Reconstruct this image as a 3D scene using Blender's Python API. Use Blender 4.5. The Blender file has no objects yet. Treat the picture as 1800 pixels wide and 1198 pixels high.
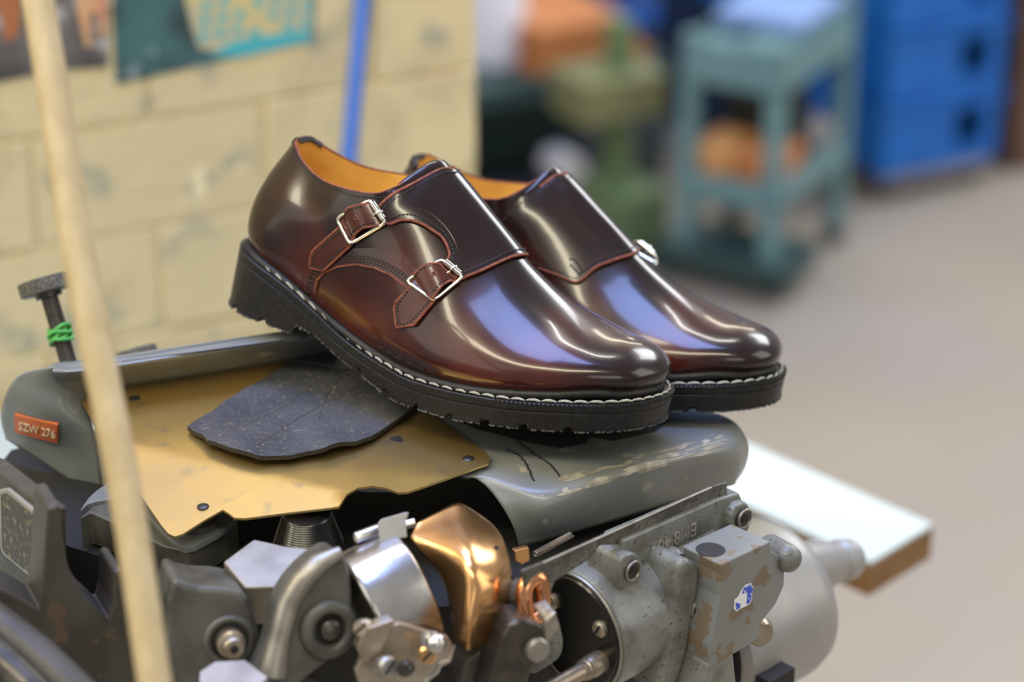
import bpy, bmesh, math, random
from mathutils import Vector, Matrix, noise
from mathutils.bvhtree import BVHTree
from mathutils.geometry import delaunay_2d_cdt
R_=math.radians
random.seed(4)
SC=bpy.context.scene; COL=SC.collection
# ================================================================ camera, world, lights, exposure
FPX=85/36*1800
PITCH=R_(25); CAM=Vector((0,0,1.72))
FWD=Vector((0,math.cos(PITCH),-math.sin(PITCH))); UP=Vector((0,math.sin(PITCH),math.cos(PITCH))); RT=Vector((1,0,0))
cd=bpy.data.cameras.new('camera'); cam=bpy.data.objects.new('camera',cd); COL.objects.link(cam)
cam.location=CAM; cam.rotation_euler=(R_(65),0,0)
cd.lens=85; cd.sensor_width=36; cd.clip_start=.05; cd.clip_end=60
cd.dof.use_dof=True; cd.dof.focus_distance=1.425; cd.dof.aperture_fstop=3.2
SC.camera=cam
SC.view_settings.view_transform='Standard'; SC.view_settings.look='None'
SC.view_settings.gamma=1; SC.view_settings.exposure=0.40
w=bpy.data.worlds.new('world'); SC.world=w; w.use_nodes=True
w.node_tree.nodes['Background'].inputs[0].default_value=(.97,.95,.93,1)
w.node_tree.nodes['Background'].inputs[1].default_value=.25
def area(name,loc,target,sx,sy,power,color):
    l=bpy.data.lights.new(name,'AREA'); l.shape='RECTANGLE'; l.size=sx; l.size_y=sy; l.energy=power; l.color=color
    o=bpy.data.objects.new(name,l); COL.objects.link(o); o.location=loc
    o.rotation_euler=(Vector(target)-Vector(loc)).to_track_quat('-Z','Y').to_euler(); return o
area('skylight',(-.22,1.70,3.5),(-.1,1.5,1.0),1.35,1.3,56,(.33,.46,1))            # roof light above the bench
area('ceiling_tube',(.1,2.75,3.3),(.1,1.5,1.0),1.4,.10,14,(1,.97,.90))
area('ceiling_tube',(-.5,-.1,3.3),(-.1,1.4,1.0),3.2,.26,44,(1,.90,.66))          # strip lights behind the camera
area('ceiling_tube',(-1.9,1.0,3.2),(-.1,1.4,1.0),.28,2.4,30,(1,.90,.66))
area('roof_light',(2.9,4.9,3.4),(1.2,4.0,0),2.2,1.6,95,(.95,.97,1))
area('window_rear',(-.2,7.2,3.4),(0,1.4,1.0),5.0,.5,60,(1,.93,.74))
area('window_side',(-3.6,-.6,2.9),(0,1.5,1.0),3.4,2.6,26,(1,.94,.80))
area('window_front',(1.6,-1.8,2.0),(0,1.4,1.0),1.2,1.0,7,(1,.95,.85))
area('lamp_right',(3.4,1.2,2.2),(0,1.4,1.0),1.8,2.2,24,(1,.92,.80))
def ray(px,py): return FWD+RT*((px-900)/FPX)-UP*((py-599)/FPX)
def Q(px,py,d): return CAM+ray(px,py)*d
def Z(px,py,z):
    r=ray(px,py); return CAM+r*((z-CAM.z)/r.z)
def PL(px,py,p0,n):
    r=ray(px,py); return CAM+r*((p0-CAM).dot(n)/r.dot(n))
# ================================================================ materials
def col(h):
    return (h[0],h[1],h[2],1)
def pm(name,c1,c2=None,scale=20,lo=.42,hi=.58,rough=.5,metal=0,bump=0,bscale=300,c3=None,scale3=60,lo3=.6,hi3=.64,
       r3=None,coat=0,det=5,stretch=None,rough2=None,spec=.5,m3=None,aniso=0):
    m=bpy.data.materials.new(name); m.use_nodes=True; nt=m.node_tree; N=nt.nodes; L=nt.links
    b=N['Principled BSDF']; b.inputs['Roughness'].default_value=rough; b.inputs['Metallic'].default_value=metal
    b.inputs['Base Color'].default_value=col(c1); b.inputs['Specular IOR Level'].default_value=spec
    b.inputs['Coat Weight'].default_value=coat; b.inputs['Coat Roughness'].default_value=.08
    tc=N.new('ShaderNodeTexCoord'); src=tc.outputs['Object']
    if stretch:
        mp=N.new('ShaderNodeMapping'); mp.inputs['Scale'].default_value=stretch; L.new(src,mp.inputs['Vector']); src=mp.outputs[0]
    def nz(sc,lo_,hi_,d=5):
        n=N.new('ShaderNodeTexNoise'); n.inputs['Scale'].default_value=sc; n.inputs['Detail'].default_value=d; L.new(src,n.inputs['Vector'])
        r=N.new('ShaderNodeMapRange'); r.inputs['From Min'].default_value=lo_; r.inputs['From Max'].default_value=hi_; L.new(n.outputs['Fac'],r.inputs['Value'])
        return r.outputs[0]
    def mix(f,a,bb):
        x=N.new('ShaderNodeMix'); x.data_type='RGBA'; L.new(f,x.inputs['Factor'])
        if isinstance(a,tuple): x.inputs[6].default_value=col(a)
        else: L.new(a,x.inputs[6])
        x.inputs[7].default_value=col(bb); return x.outputs[2]
    out=None
    if c2:
        f=nz(scale,lo,hi,det); out=mix(f,c1,c2)
        if rough2 is not None:
            rr=N.new('ShaderNodeMapRange'); rr.inputs['To Min'].default_value=rough; rr.inputs['To Max'].default_value=rough2
            L.new(f,rr.inputs['Value']); L.new(rr.outputs[0],b.inputs['Roughness'])
    if c3:
        f3=nz(scale3,lo3,hi3,8); out=mix(f3,out or c1,c3)
        if r3 is not None:
            rr=N.new('ShaderNodeMapRange'); rr.inputs['To Min'].default_value=rough; rr.inputs['To Max'].default_value=r3
            L.new(f3,rr.inputs['Value']); L.new(rr.outputs[0],b.inputs['Roughness'])
    if out: L.new(out,b.inputs['Base Color'])
    if bump:
        n=N.new('ShaderNodeTexNoise'); n.inputs['Scale'].default_value=bscale; n.inputs['Detail'].default_value=6; L.new(src,n.inputs['Vector'])
        bp=N.new('ShaderNodeBump'); bp.inputs['Strength'].default_value=bump; bp.inputs['Distance'].default_value=.002
        L.new(n.outputs['Fac'],bp.inputs['Height']); L.new(bp.outputs[0],b.inputs['Normal'])
    return m
M={}
M['leather']=pm('burgundy leather',(.011,.0042,.004),(.078,.013,.0085),13,.46,.74,rough=.23,coat=.40,det=3,bump=.02,bscale=900,spec=.42)
M['strapleather']=pm('strap leather',(.040,.011,.008),(.085,.020,.012),30,.4,.7,rough=.25,coat=.3,bump=.03,bscale=900,spec=.4)
M['rawedge']=pm('raw leather edge',(.15,.038,.022),(.26,.075,.04),300,.4,.65,rough=.75,bump=.4,bscale=900)
M['thread']=pm('dark thread',(.008,.005,.005),rough=.6)
M['whitethread']=pm('welt thread',(.46,.46,.40),(.30,.29,.25),900,.4,.6,rough=.7,bump=.5,bscale=1500)
M['lining']=pm('tan lining leather',(.80,.50,.13),(.72,.41,.09),35,.4,.65,rough=.55,bump=.08,bscale=500)
M['rubber']=pm('black rubber',(.006,.006,.0065),(.013,.013,.0135),250,.4,.7,spec=.35,rough=.45,bump=.15,bscale=500)
M['rubberrim']=pm('rough rubber rim',(.05,.05,.052),(.16,.16,.16),500,.5,.7,rough=.6,bump=.5,bscale=700)
M['chrome']=pm('polished nickel',(.86,.85,.80),rough=.10,metal=1)
M['paint']=pm('grey machine paint',(.145,.16,.162),(.19,.205,.208),18,.35,.7,rough=.34,bump=.05,bscale=180,c3=(.30,.285,.24),scale3=34,lo3=.635,hi3=.65,r3=.5,coat=.15)
M['paintworn']=pm('worn grey paint',(.15,.165,.162),(.20,.215,.215),26,.35,.7,rough=.36,bump=.10,bscale=260,c3=(.16,.125,.085),scale3=42,lo3=.60,hi3=.615,r3=.55,coat=.15)
M['speck']=pm('oily grey casting',(.17,.178,.165),(.07,.066,.055),46,.45,.75,rough=.36,bump=.25,bscale=700,c3=(.045,.042,.036),scale3=420,lo3=.60,hi3=.70,coat=.15)
M['cast']=pm('dark iron casting',(.034,.031,.026),(.070,.064,.054),22,.35,.7,rough=.5,bump=.25,bscale=340,c3=(.10,.065,.045),scale3=50,lo3=.63,hi3=.67)
M['castlight']=pm('greenish grey casting',(.095,.095,.082),(.048,.047,.040),40,.4,.65,rough=.40,bump=.12,bscale=240)
M['brass']=pm('brass sheet',(.86,.60,.20),(.68,.50,.24),14,.35,.7,rough=.30,metal=.9,bump=.02,bscale=60,c3=(.50,.40,.24),scale3=60,lo3=.60,hi3=.78)
M['copper']=pm('bronze sheet',(.78,.45,.19),(.66,.38,.17),25,.35,.7,rough=.24,metal=.95,bump=.03,bscale=80)
M['copperring']=pm('polished copper',(.85,.40,.20),rough=.18,metal=1)
M['steel']=pm('worn steel',(.36,.34,.30),(.24,.225,.195),60,.4,.65,rough=.42,metal=.8,bump=.08,bscale=300)
M['steelbright']=pm('bright steel',(.62,.61,.60),(.48,.47,.46),40,.4,.7,rough=.26,metal=1,bump=.04)
M['steelbrown']=pm('tarnished steel',(.30,.25,.19),(.42,.37,.30),60,.4,.65,rough=.38,metal=.8,bump=.1,bscale=300)
M['darksteel']=pm('blackened steel',(.05,.047,.043),(.09,.08,.07),80,.4,.65,rough=.32,metal=.6,bump=.1,bscale=400)
M['black']=pm('black oiled plate',(.006,.006,.006),rough=.22)
M['darkvoid']=pm('dark casting interior',(.010,.010,.010),rough=.7)  # near-black painted in for shade in gaps and holes; also used for oil
M['aluminium']=pm('motor aluminium',(.36,.35,.33),(.28,.28,.27),20,.35,.7,rough=.42,metal=.35,bump=.05,bscale=200)
M['scrap']=pm('charcoal leather offcut',(.040,.043,.052),(.085,.088,.10),18,.35,.7,rough=.5,bump=.5,bscale=120,c3=(.22,.19,.12),scale3=520,lo3=.60,hi3=.70)
M['scrapedge']=pm('cut leather edge',(.010,.010,.010),rough=.7,bump=.4,bscale=700)
M['wood']=pm('pale beech stick',(.46,.37,.21),(.38,.29,.145),18,.35,.7,rough=.6,stretch=(6,6,.6),bump=.1,bscale=90)
M['label']=pm('orange label tape',(.56,.145,.045),rough=.4)
M['labelprint']=pm('embossed label print',(.72,.62,.46),rough=.5)
M['knurl']=pm('knurled steel',(.07,.065,.055),(.20,.19,.16),900,.48,.56,rough=.4,metal=.6,bump=.8,bscale=900)
M['band']=pm('green rubber band',(.055,.33,.06),(.10,.46,.10),200,.4,.6,rough=.5)
M['benchtop']=pm('pale bench laminate',(.44,.52,.51),rough=.28)
M['ply']=pm('board edge wood',(.30,.165,.06),(.16,.08,.03),20,.35,.65,rough=.6,stretch=(2,2,40))
M['floor']=pm('worn concrete floor',(.37,.315,.235),(.315,.28,.25),1.6,.35,.68,rough=.5,c3=(.36,.32,.30),scale3=3.2,lo3=.5,hi3=.75)
M['blockwall']=None
M['railpaint']=pm('oily dark rail',(.12,.122,.11),(.05,.048,.04),60,.42,.65,rough=.42,bump=.3,bscale=600,c3=(.03,.028,.022),scale3=380,lo3=.52,hi3=.66)
M['blockpaint']=pm('flaking grey paint',(.18,.195,.195),(.155,.165,.165),18,.35,.7,rough=.34,bump=.08,bscale=260,c3=(.155,.12,.085),scale3=62,lo3=.575,hi3=.585,r3=.5)
M['coverpaint']=pm('scuffed grey cover paint',(.15,.16,.155),(.20,.212,.205),20,.35,.7,rough=.33,bump=.06,bscale=200,c3=(.30,.285,.235),scale3=70,lo3=.66,hi3=.675,r3=.5,coat=.1)
M['badge']=pm('worn badge field',(.035,.032,.026),(.26,.22,.13),260,.55,.7,rough=.5)
M['footsteel']=pm('stained tool steel',(.30,.28,.245),(.20,.185,.16),50,.35,.65,rough=.5,metal=.5,bump=.1)
M['creasedust']=pm('dusty crease',(.13,.115,.08),(.05,.05,.055),300,.4,.6,rough=.8)
M['pipe']=pm('blue painted pipe',(.02,.11,.42),rough=.35)
M['teal']=pm('teal painted steel',(.15,.29,.31),(.12,.24,.27),8,.35,.7,rough=.45)
M['darkteal']=pm('dark green painted steel',(.03,.065,.065),rough=.5)
M['olive']=pm('olive green painted steel',(.16,.25,.11),(.13,.20,.10),6,.35,.7,rough=.5)
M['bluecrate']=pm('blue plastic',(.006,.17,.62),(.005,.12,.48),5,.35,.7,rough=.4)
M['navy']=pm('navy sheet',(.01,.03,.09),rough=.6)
M['orangeleather']=pm('tan orange leather',(.58,.22,.07),(.50,.19,.06),10,.35,.7,rough=.6)
M['tanleather']=pm('light tan leather',(.72,.36,.13),rough=.6)
M['paper']=pm('white paper',(.80,.82,.90),rough=.6)
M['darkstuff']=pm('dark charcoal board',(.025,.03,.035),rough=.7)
M['brownpost']=pm('brown timber',(.16,.085,.05),(.10,.06,.04),8,.35,.7,rough=.7)
M['chairgrey']=pm('grey fabric',(.26,.25,.26),rough=.8)
M['sticker_w']=pm('sticker white',(.70,.73,.80),rough=.5); M['sticker_b']=pm('sticker blue',(.03,.07,.55),(.5,.55,.75),500,.56,.6,rough=.5)
# ================================================================ object helpers
def put(name,verts,faces,mats,parent=None,smooth=35,label=None,bevel=0,matidx=None,solid=0,world=True):
    """link ONE mesh object; verts in world space unless the parent is a posed thing (world=False)"""
    if not isinstance(mats,(list,tuple)): mats=[mats]
    off=Vector((0,0,0))
    if world:
        if parent is not None: 
            r=parent; 
            while r.parent: r=r.parent
            off=r.location.copy()
        else:
            xs=[v[0] for v in verts]; ys=[v[1] for v in verts]; zs=[v[2] for v in verts]
            off=Vector(((min(xs)+max(xs))/2,(min(ys)+max(ys))/2,min(zs)))
    me=bpy.data.meshes.new(name); me.from_pydata([Vector(v)-off for v in verts],[],[tuple(f) for f in faces])
    for m in mats: me.materials.append(m)
    if matidx:
        for p,i in zip(me.polygons,matidx): p.material_index=i
    bm=bmesh.new(); bm.from_mesh(me)
    bmesh.ops.remove_doubles(bm,verts=bm.verts,dist=1e-6)
    bmesh.ops.recalc_face_normals(bm,faces=bm.faces)
    for f in bm.faces: f.smooth=bool(smooth)
    if smooth:
        a=R_(smooth)
        for e in bm.edges:
            if len(e.link_faces)==2 and e.calc_face_angle(0)>a: e.smooth=False
    bm.to_mesh(me); bm.free()
    o=bpy.data.objects.new(name,me); COL.objects.link(o)
    if parent is not None: o.parent=parent
    elif world: o.location=off
    if solid:
        s=o.modifiers.new('s','SOLIDIFY'); s.thickness=abs(solid); s.offset=-1 if solid>0 else 1
    if bevel:
        b=o.modifiers.new('b','BEVEL'); b.width=bevel; b.segments=3; b.limit_method='ANGLE'; b.angle_limit=R_(40)
        b.harden_normals=True
    if label: o['label']=label
    return o
def thing(name,loc,label,cat,group=None,mat=None):
    o=bpy.data.objects.new(name,None); COL.objects.link(o); o.empty_display_size=.05
    if mat is not None: o.matrix_world=mat
    else: o.location=loc
    o['label']=label; o['category']=cat
    if group: o['group']=group
    return o
def tag(o,label,cat,group=None):
    o['label']=label; o['category']=cat
    if group: o['group']=group
    return o
def struct(o): o['kind']='structure'; return o
class MB:
    def __init__(s): s.v=[]; s.f=[]; s.m=[]
    def add(s,v,f,mi=0):
        n=len(s.v); s.v+=[Vector(x) for x in v]; s.f+=[tuple(i+n for i in q) for q in f]; s.m+=[mi]*len(f); return s
    def box(s,c,ax,ay,az,mi=0):
        """centre and three half-axis vectors"""
        c=Vector(c); v=[c+ax*i+ay*j+az*k for i in(-1,1) for j in(-1,1) for k in(-1,1)]
        return s.add(v,[(0,1,3,2),(4,6,7,5),(0,4,5,1),(2,3,7,6),(0,2,6,4),(1,5,7,3)],mi)
    def cyl(s,p0,p1,r0,r1=None,n=28,mi=0,caps=True):
        return s.lathe(p0,p1,[(0,r0),(1,r0 if r1 is None else r1)],n,mi,caps)
    def lathe(s,p0,p1,prof,n=32,mi=0,caps=True):
        """profile = (fraction along the axis, radius)"""
        p0=Vector(p0); p1=Vector(p1); d=(p1-p0); u=d.normalized().orthogonal().normalized(); w=d.normalized().cross(u)
        v=[];f=[]
        for t,r in prof:
            for i in range(n):
                a=2*math.pi*i/n; v.append(p0+d*t+(u*math.cos(a)+w*math.sin(a))*r)
        for k in range(len(prof)-1):
            for i in range(n): f.append((k*n+i,k*n+(i+1)%n,(k+1)*n+(i+1)%n,(k+1)*n+i))
        if caps: f.append(tuple(range(n))[::-1]); f.append(tuple((len(prof)-1)*n+i for i in range(n)))
        return s.add(v,f,mi)
    def tube(s,path,r,n=12,closed=False,mi=0):
        P=[Vector(p) for p in path]; m=len(P); v=[];f=[]; prev=None
        for i,p in enumerate(P):
            if closed: t=(P[(i+1)%m]-P[i-1])
            else: t=(P[min(i+1,m-1)]-P[max(i-1,0)])
            t.normalize()
            if prev is None: u=t.orthogonal().normalized()
            else:
                u=(prev-t*prev.dot(t)).normalized()
            prev=u; w=t.cross(u); rr=r[i] if isinstance(r,(list,tuple)) else r
            for k in range(n):
                a=2*math.pi*k/n; v.append(p+(u*math.cos(a)+w*math.sin(a))*rr)
        for i in range(m if closed else m-1):
            j=(i+1)%m
            for k in range(n): f.append((i*n+k,i*n+(k+1)%n,j*n+(k+1)%n,j*n+k))
        if not closed: f.append(tuple(range(n))[::-1]); f.append(tuple((m-1)*n+k for k in range(n)))
        return s.add(v,f,mi)
    def prism(s,pts,ext,mi=0,mi_side=None):
        n=len(pts); P=[Vector(p) for p in pts]; ext=Vector(ext); nn=len(s.v)
        s.add(P+[p+ext for p in P],[tuple(range(n)),tuple(range(n,2*n))[::-1]],mi)
        for i in range(n): s.f.append((nn+i,nn+(i+1)%n,nn+n+(i+1)%n,nn+n+i)); s.m.append(mi if mi_side is None else mi_side)
        return s
    def build(s,name,mats,parent=None,**k): return put(name,s.v,s.f,mats,parent,matidx=s.m,**k)
def crl(P,t):
    """Catmull-Rom through a list of vectors/tuples at parameter t in 0..len-1"""
    n=len(P); i=min(int(t),n-2); f=t-i
    g=lambda k: P[k] if 0<=k<n else (P[0]*2-P[1] if k<0 else P[-1]*2-P[-2])
    return cr(g(i-1),g(i),g(i+1),g(i+2),f)
def loft(rows,nu=8,nv=8):
    """rows = list of lists of Vectors (same length); smooth surface through them"""
    m=len(rows[0]); fine=[[crl(r,(m-1)*k/(nv*(m-1))) for k in range(nv*(m-1)+1)] for r in rows]
    R=[]
    for k in range(nu*(len(rows)-1)+1):
        t=(len(rows)-1)*k/(nu*(len(rows)-1)); R.append([crl([f[j] for f in fine],t) for j in range(len(fine[0]))])
    v=[p for r in R for p in r]; c=len(R[0]); f=[(i*c+j,(i+1)*c+j,(i+1)*c+j+1,i*c+j+1) for i in range(len(R)-1) for j in range(c-1)]
    return v,f
def rounded(pts,it=2,keep=.25):
    """Chaikin corner rounding of a closed outline"""
    P=[Vector(p) for p in pts]
    for _ in range(it):
        o=[]
        for a,b in zip(P,P[1:]+P[:1]): o+= [a.lerp(b,keep),a.lerp(b,1-keep)]
        P=o
    return P
def inpoly(x,y,P):
    c=False; n=len(P)
    for i in range(n):
        x1,y1=P[i][0],P[i][1]; x2,y2=P[i-1][0],P[i-1][1]
        if (y1>y)!=(y2>y) and x<(x2-x1)*(y-y1)/(y2-y1)+x1: c=not c
    return c
def densify(P,step):
    o=[]
    for a,b in zip(P,P[1:]+P[:1]):
        a=Vector((a[0],a[1])); b=Vector((b[0],b[1])); k=max(1,int((b-a).length/step))
        o+=[a.lerp(b,i/k) for i in range(k)]
    return o
def fill(P,step):
    """triangulated polygon with interior points -> (verts2d, tris, boundary loop length)"""
    B=densify(P,step); n=len(B)
    x0=min(p.x for p in B);x1=max(p.x for p in B);y0=min(p.y for p in B);y1=max(p.y for p in B)
    I=[]
    y=y0+step*.5; r=0
    while y<y1:
        x=x0+step*(.5 if r%2 else 1.0)
        while x<x1:
            if inpoly(x,y,B) and min((p.x-x)**2+(p.y-y)**2 for p in B)>(step*.45)**2: I.append(Vector((x,y)))
            x+=step
        y+=step*.87; r+=1
    vs,es,fs,ov,oe,of=delaunay_2d_cdt(B+I,[(i,(i+1)%n) for i in range(n)],[],1,1e-7)
    return vs,fs,B
def patch(P,step,mapf,h,th):
    """thick sheet lying on a mapped surface. mapf(u,v)->(point,normal); h, th functions of (u,v)"""
    vs,fs,B=fill(P,step); top=[];bot=[]; 
    for v in vs:
        p,n=mapf(v.x,v.y)
        if p is None: p,n=Vector((0,0,0)),None
        hh=h(v.x,v.y) if callable(h) else h; tt=th(v.x,v.y) if callable(th) else th
        top.append(p+n*(hh+tt) if n else None); bot.append(p+n*hh if n else None)
    # boundary edges
    cnt={}
    for f in fs:
        for a,b in zip(f,f[1:]+f[:1]): cnt[(min(a,b),max(a,b))]=cnt.get((min(a,b),max(a,b)),0)+1
    keep=[f for f in fs if all(top[i] is not None for i in f)]
    nb=len(vs); V_=[(t if t is not None else Vector((0,0,0))) for t in top]+[(t if t is not None else Vector((0,0,0))) for t in bot]
    F_=[tuple(f) for f in keep]; Mi=[0]*len(F_)
    for f in keep:
        F_.append(tuple(i+nb for i in f[::-1])); Mi.append(1)
        for a,b in zip(f,f[1:]+f[:1]):
            if cnt[(min(a,b),max(a,b))]==1: F_.append((a,b,b+nb,a+nb)); Mi.append(1)
    used=sorted({i for f in F_ for i in f}); mp={i:k for k,i in enumerate(used)}
    return [V_[i] for i in used],[tuple(mp[i] for i in f) for f in F_],Mi

def rimtube(P,step,mapf,h,th,r,closed=True):
    """rounded raw edge following a patch outline"""
    B=densify([Vector(p) for p in P],step) if closed else None
    if not closed:
        B=[]
        for a,b in zip(P,P[1:]):
            a=Vector(a);b=Vector(b);k=max(1,int((b-a).length/step)); B+=[a.lerp(b,i/k) for i in range(k)]
        B.append(Vector(P[-1]))
    pts=[]
    for q in B:
        p,n=mapf(q.x,q.y)
        if p is None: continue
        hh=h(q.x,q.y) if callable(h) else h; tt=th(q.x,q.y) if callable(th) else th
        if tt<.0006: continue
        pts.append(p+n*(hh+tt-r*.75))
    mb=MB(); mb.tube(pts,r,8,closed=closed); return mb

# ---------------------------------------------------------------- shoe body surface
def cr(p0,p1,p2,p3,t):
    return 0.5*((2*p1)+(p2-p0)*t+(2*p0-5*p1+4*p2-p3)*t*t+(3*p1-p0-3*p2+p3)*t*t*t)
V=lambda *a: Vector(a)*0.001
NET=[ # heel back -> lateral side -> toe ; rows feather edge -> top edge, millimetres
[(10,0,42),(7,0,54),(8,0,70),(12,0,88),(18,0,103),(22.5,0,112)],
[(14,-20,41),(11,-23,55),(12,-22,72),(17,-18,90),(22,-13,103),(25,-11,112)],
[(28,-30,38),(26,-34,51),(28,-33,68),(32,-30,85),(35,-25,98),(37,-21,106)],
[(50,-32,32),(50,-37,46),(51,-38,62),(52,-37,78),(54,-33,91),(56,-30,101)],
[(75,-33,23),(75,-38,38),(75,-41,55),(75,-42,73),(76,-41,90),(77,-38.5,102)],
[(100,-35,15),(99,-41,31),(99,-44,50),(99,-45,70),(100,-44,90),(101,-41.5,106)],
[(120,-38,11),(119,-45,27),(117,-46,48),(115,-46,71),(113,-42,95),(112,-34,113)],
[(135,-42,10),(134,-50,25),(132,-49,48),(129,-46,74),(124,-36,101),(118,-17,121.5)],
[(150,-47,10),(150,-54,25),(148,-52,46),(146,-45,72),(140,-27,100),(127,0,125)],
[(170,-52,12),(170,-58,25),(169,-55,42),(168,-45,62),(166,-25,85),(163,0,103)],
[(195,-55,16),(195,-60,28),(195,-57,42),(195,-46,57),(195,-25,73),(195,0,83)],
[(220,-54,22),(220,-59,32),(220,-56,43),(219,-44,55),(219,-25,66),(220,0,71.5)],
[(245,-49,29),(246,-54,37.5),(245,-51,47),(243,-40,56),(242,-21,62.5),(242,0,64.5)],
[(265,-38,35),(267,-43,43),(266,-40,51.5),(261,-30,57.5),(257,-15,61),(254,0,62)],
[(281,-23,37),(286,-26,44),(285,-25,52),(278,-19,58.5),(269,-9,61.8),(262,0,62)],
[(289,2,38.5),(294,2,45),(293,2,52),(286,1,58.5),(275,0,62),(265,0,62)]]
def medial(x,y):
    k=[(0,.98),(60,.93),(110,.80),(150,.76),(200,.80),(245,.86),(300,.95)]
    for (a,b),(c,d) in zip(k,k[1:]):
        if x<=c: f=max(0,(x-a)/(c-a)); s=b+(d-b)*f; break
    else: s=.95
    return -y*s
def build_net():
    lat=[[V(*p) for p in s] for s in NET]
    med=[[V(p[0],medial(p[0],p[1]),p[2]) for p in s] for s in NET]
    for s in (0,15): med[s]=lat[s]
    def ext(s,o,i):
        ph0=s[0]*2-s[1]
        ph1=o[4] if i>=8 and i<15 else s[5]*2-s[4]
        if i==15: ph1=V(262,0,67)
        return [ph0]+s+[ph1]
    cols=[ext(lat[i],med[i],i) for i in range(16)]+[ext(med[i],lat[i],i) for i in range(14,0,-1)]
    return cols  # 30 stations, closed
def shoe_grid(sub=9,rows=8):
    cols=build_net(); n=len(cols); G=[]; info=[]
    for i in range(n):
        for k in range(sub):
            t=k/sub
            c=[cr(cols[i-1][j],cols[i][j],cols[(i+1)%n][j],cols[(i+2)%n][j],t) for j in range(8)]
            # ridge columns must stay on y=0
            if 8<=i<=22-1 or (i==8): 
                c[6].y=0 if (8<=i<22) else c[6].y
            col=[]
            for j in range(1,6):
                for r in range(rows):
                    col.append(cr(c[j-1],c[j],c[j+1],c[j+2],r/rows))
            col.append(c[6].copy())
            G.append(col); info.append(i+t)
    return G,info
def grid_faces(n,m,closed=True):
    F=[]
    for i in range(n if closed else n-1):
        a=i*m; b=((i+1)%n)*m
        for j in range(m-1): F.append((a+j,b+j,b+j+1,a+j+1))
    return F
GRID,GINFO=shoe_grid()
NC,NR=len(GRID),len(GRID[0])
SV=[p for c in GRID for p in c]; SF=grid_faces(NC,NR)
def pose(x,y,z,yaw,pitch,roll):
    return Matrix.Translation((x,y,z))@Matrix.Rotation(R_(yaw),4,'Z')@Matrix.Rotation(R_(pitch),4,'Y')@Matrix.Rotation(R_(roll),4,'X')
MN=pose(-.1767,1.4198,1.0909,-28,8,-12)
MF=pose(-.1002,1.4960,1.0475,-28,4.3,-12)
BV=BVHTree.FromPolygons(SV,SF)
SN=[Vector() for _ in SV]
for f in SF:
    a,b,c,d=[SV[i] for i in f]; nn=(c-a).cross(d-b)
    for i in f: SN[i]+=nn
for i,v in enumerate(SN):
    if v.length: v.normalize()
    c=Vector((SV[i].x,0,.045)); 
    if v.dot(SV[i]-c)<0: v.negate()
def hit_ray(o,d):
    h,nrm,fi,dist=BV.ray_cast(o,d)
    if h is None: return None,None
    nn=Vector()
    for i in SF[fi]:
        w=1/((SV[i]-h).length+1e-5); nn+=SN[i]*w
    return h,nn.normalized()
def pix(px,py,far=False):
    M=(MF if far else MN).inverted(); o=M@CAM; d=(M.to_3x3()@ray(px,py)).normalized()
    if far: o=Vector((o.x,-o.y,o.z)); d=Vector((d.x,-d.y,d.z))
    return hit_ray(o,d)
Z0=.050
def xt(x,th):
    return hit_ray(Vector((x,0,Z0)),Vector((0,-math.sin(th),math.cos(th))))

# ================================================================ the setting
YW=R_(27); WA=Vector((math.cos(YW),math.sin(YW),0)); WN=Vector((math.sin(YW),-math.cos(YW),0)); ZU=Vector((0,0,1))
def wallmat():
    m=bpy.data.materials.new('cream painted brick'); m.use_nodes=True; nt=m.node_tree; N=nt.nodes; L=nt.links; b=N['Principled BSDF']
    b.inputs['Roughness'].default_value=.62
    tc=N.new('ShaderNodeTexCoord')
    def nz(s,lo,hi,d=6):
        n=N.new('ShaderNodeTexNoise'); n.inputs['Scale'].default_value=s; n.inputs['Detail'].default_value=d; L.new(tc.outputs['Object'],n.inputs['Vector'])
        r=N.new('ShaderNodeMapRange'); r.inputs['From Min'].default_value=lo; r.inputs['From Max'].default_value=hi; L.new(n.outputs['Fac'],r.inputs['Value']); return r.outputs[0]
    def mix(f,a,c):
        x=N.new('ShaderNodeMix'); x.data_type='RGBA'; L.new(f,x.inputs['Factor'])
        if isinstance(a,tuple): x.inputs[6].default_value=col(a)
        else: L.new(a,x.inputs[6])
        x.inputs[7].default_value=col(c); return x.outputs[2]
    a=mix(nz(4,.35,.7),(.70,.59,.34),(.64,.53,.31))
    a=mix(nz(9,.56,.72),a,(.52,.42,.24))
    a=mix(nz(16,.60,.68),a,(.40,.38,.27))
    a=mix(nz(14,.69,.71),a,(.84,.72,.45))
    L.new(a,b.inputs['Base Color'])
    n=N.new('ShaderNodeTexNoise'); n.inputs['Scale'].default_value=90; L.new(tc.outputs['Object'],n.inputs['Vector'])
    bp=N.new('ShaderNodeBump'); bp.inputs['Strength'].default_value=.5; bp.inputs['Distance'].default_value=.004
    L.new(n.outputs['Fac'],bp.inputs['Height']); L.new(bp.outputs[0],b.inputs['Normal']); return m
M['blockwall']=wallmat()
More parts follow.
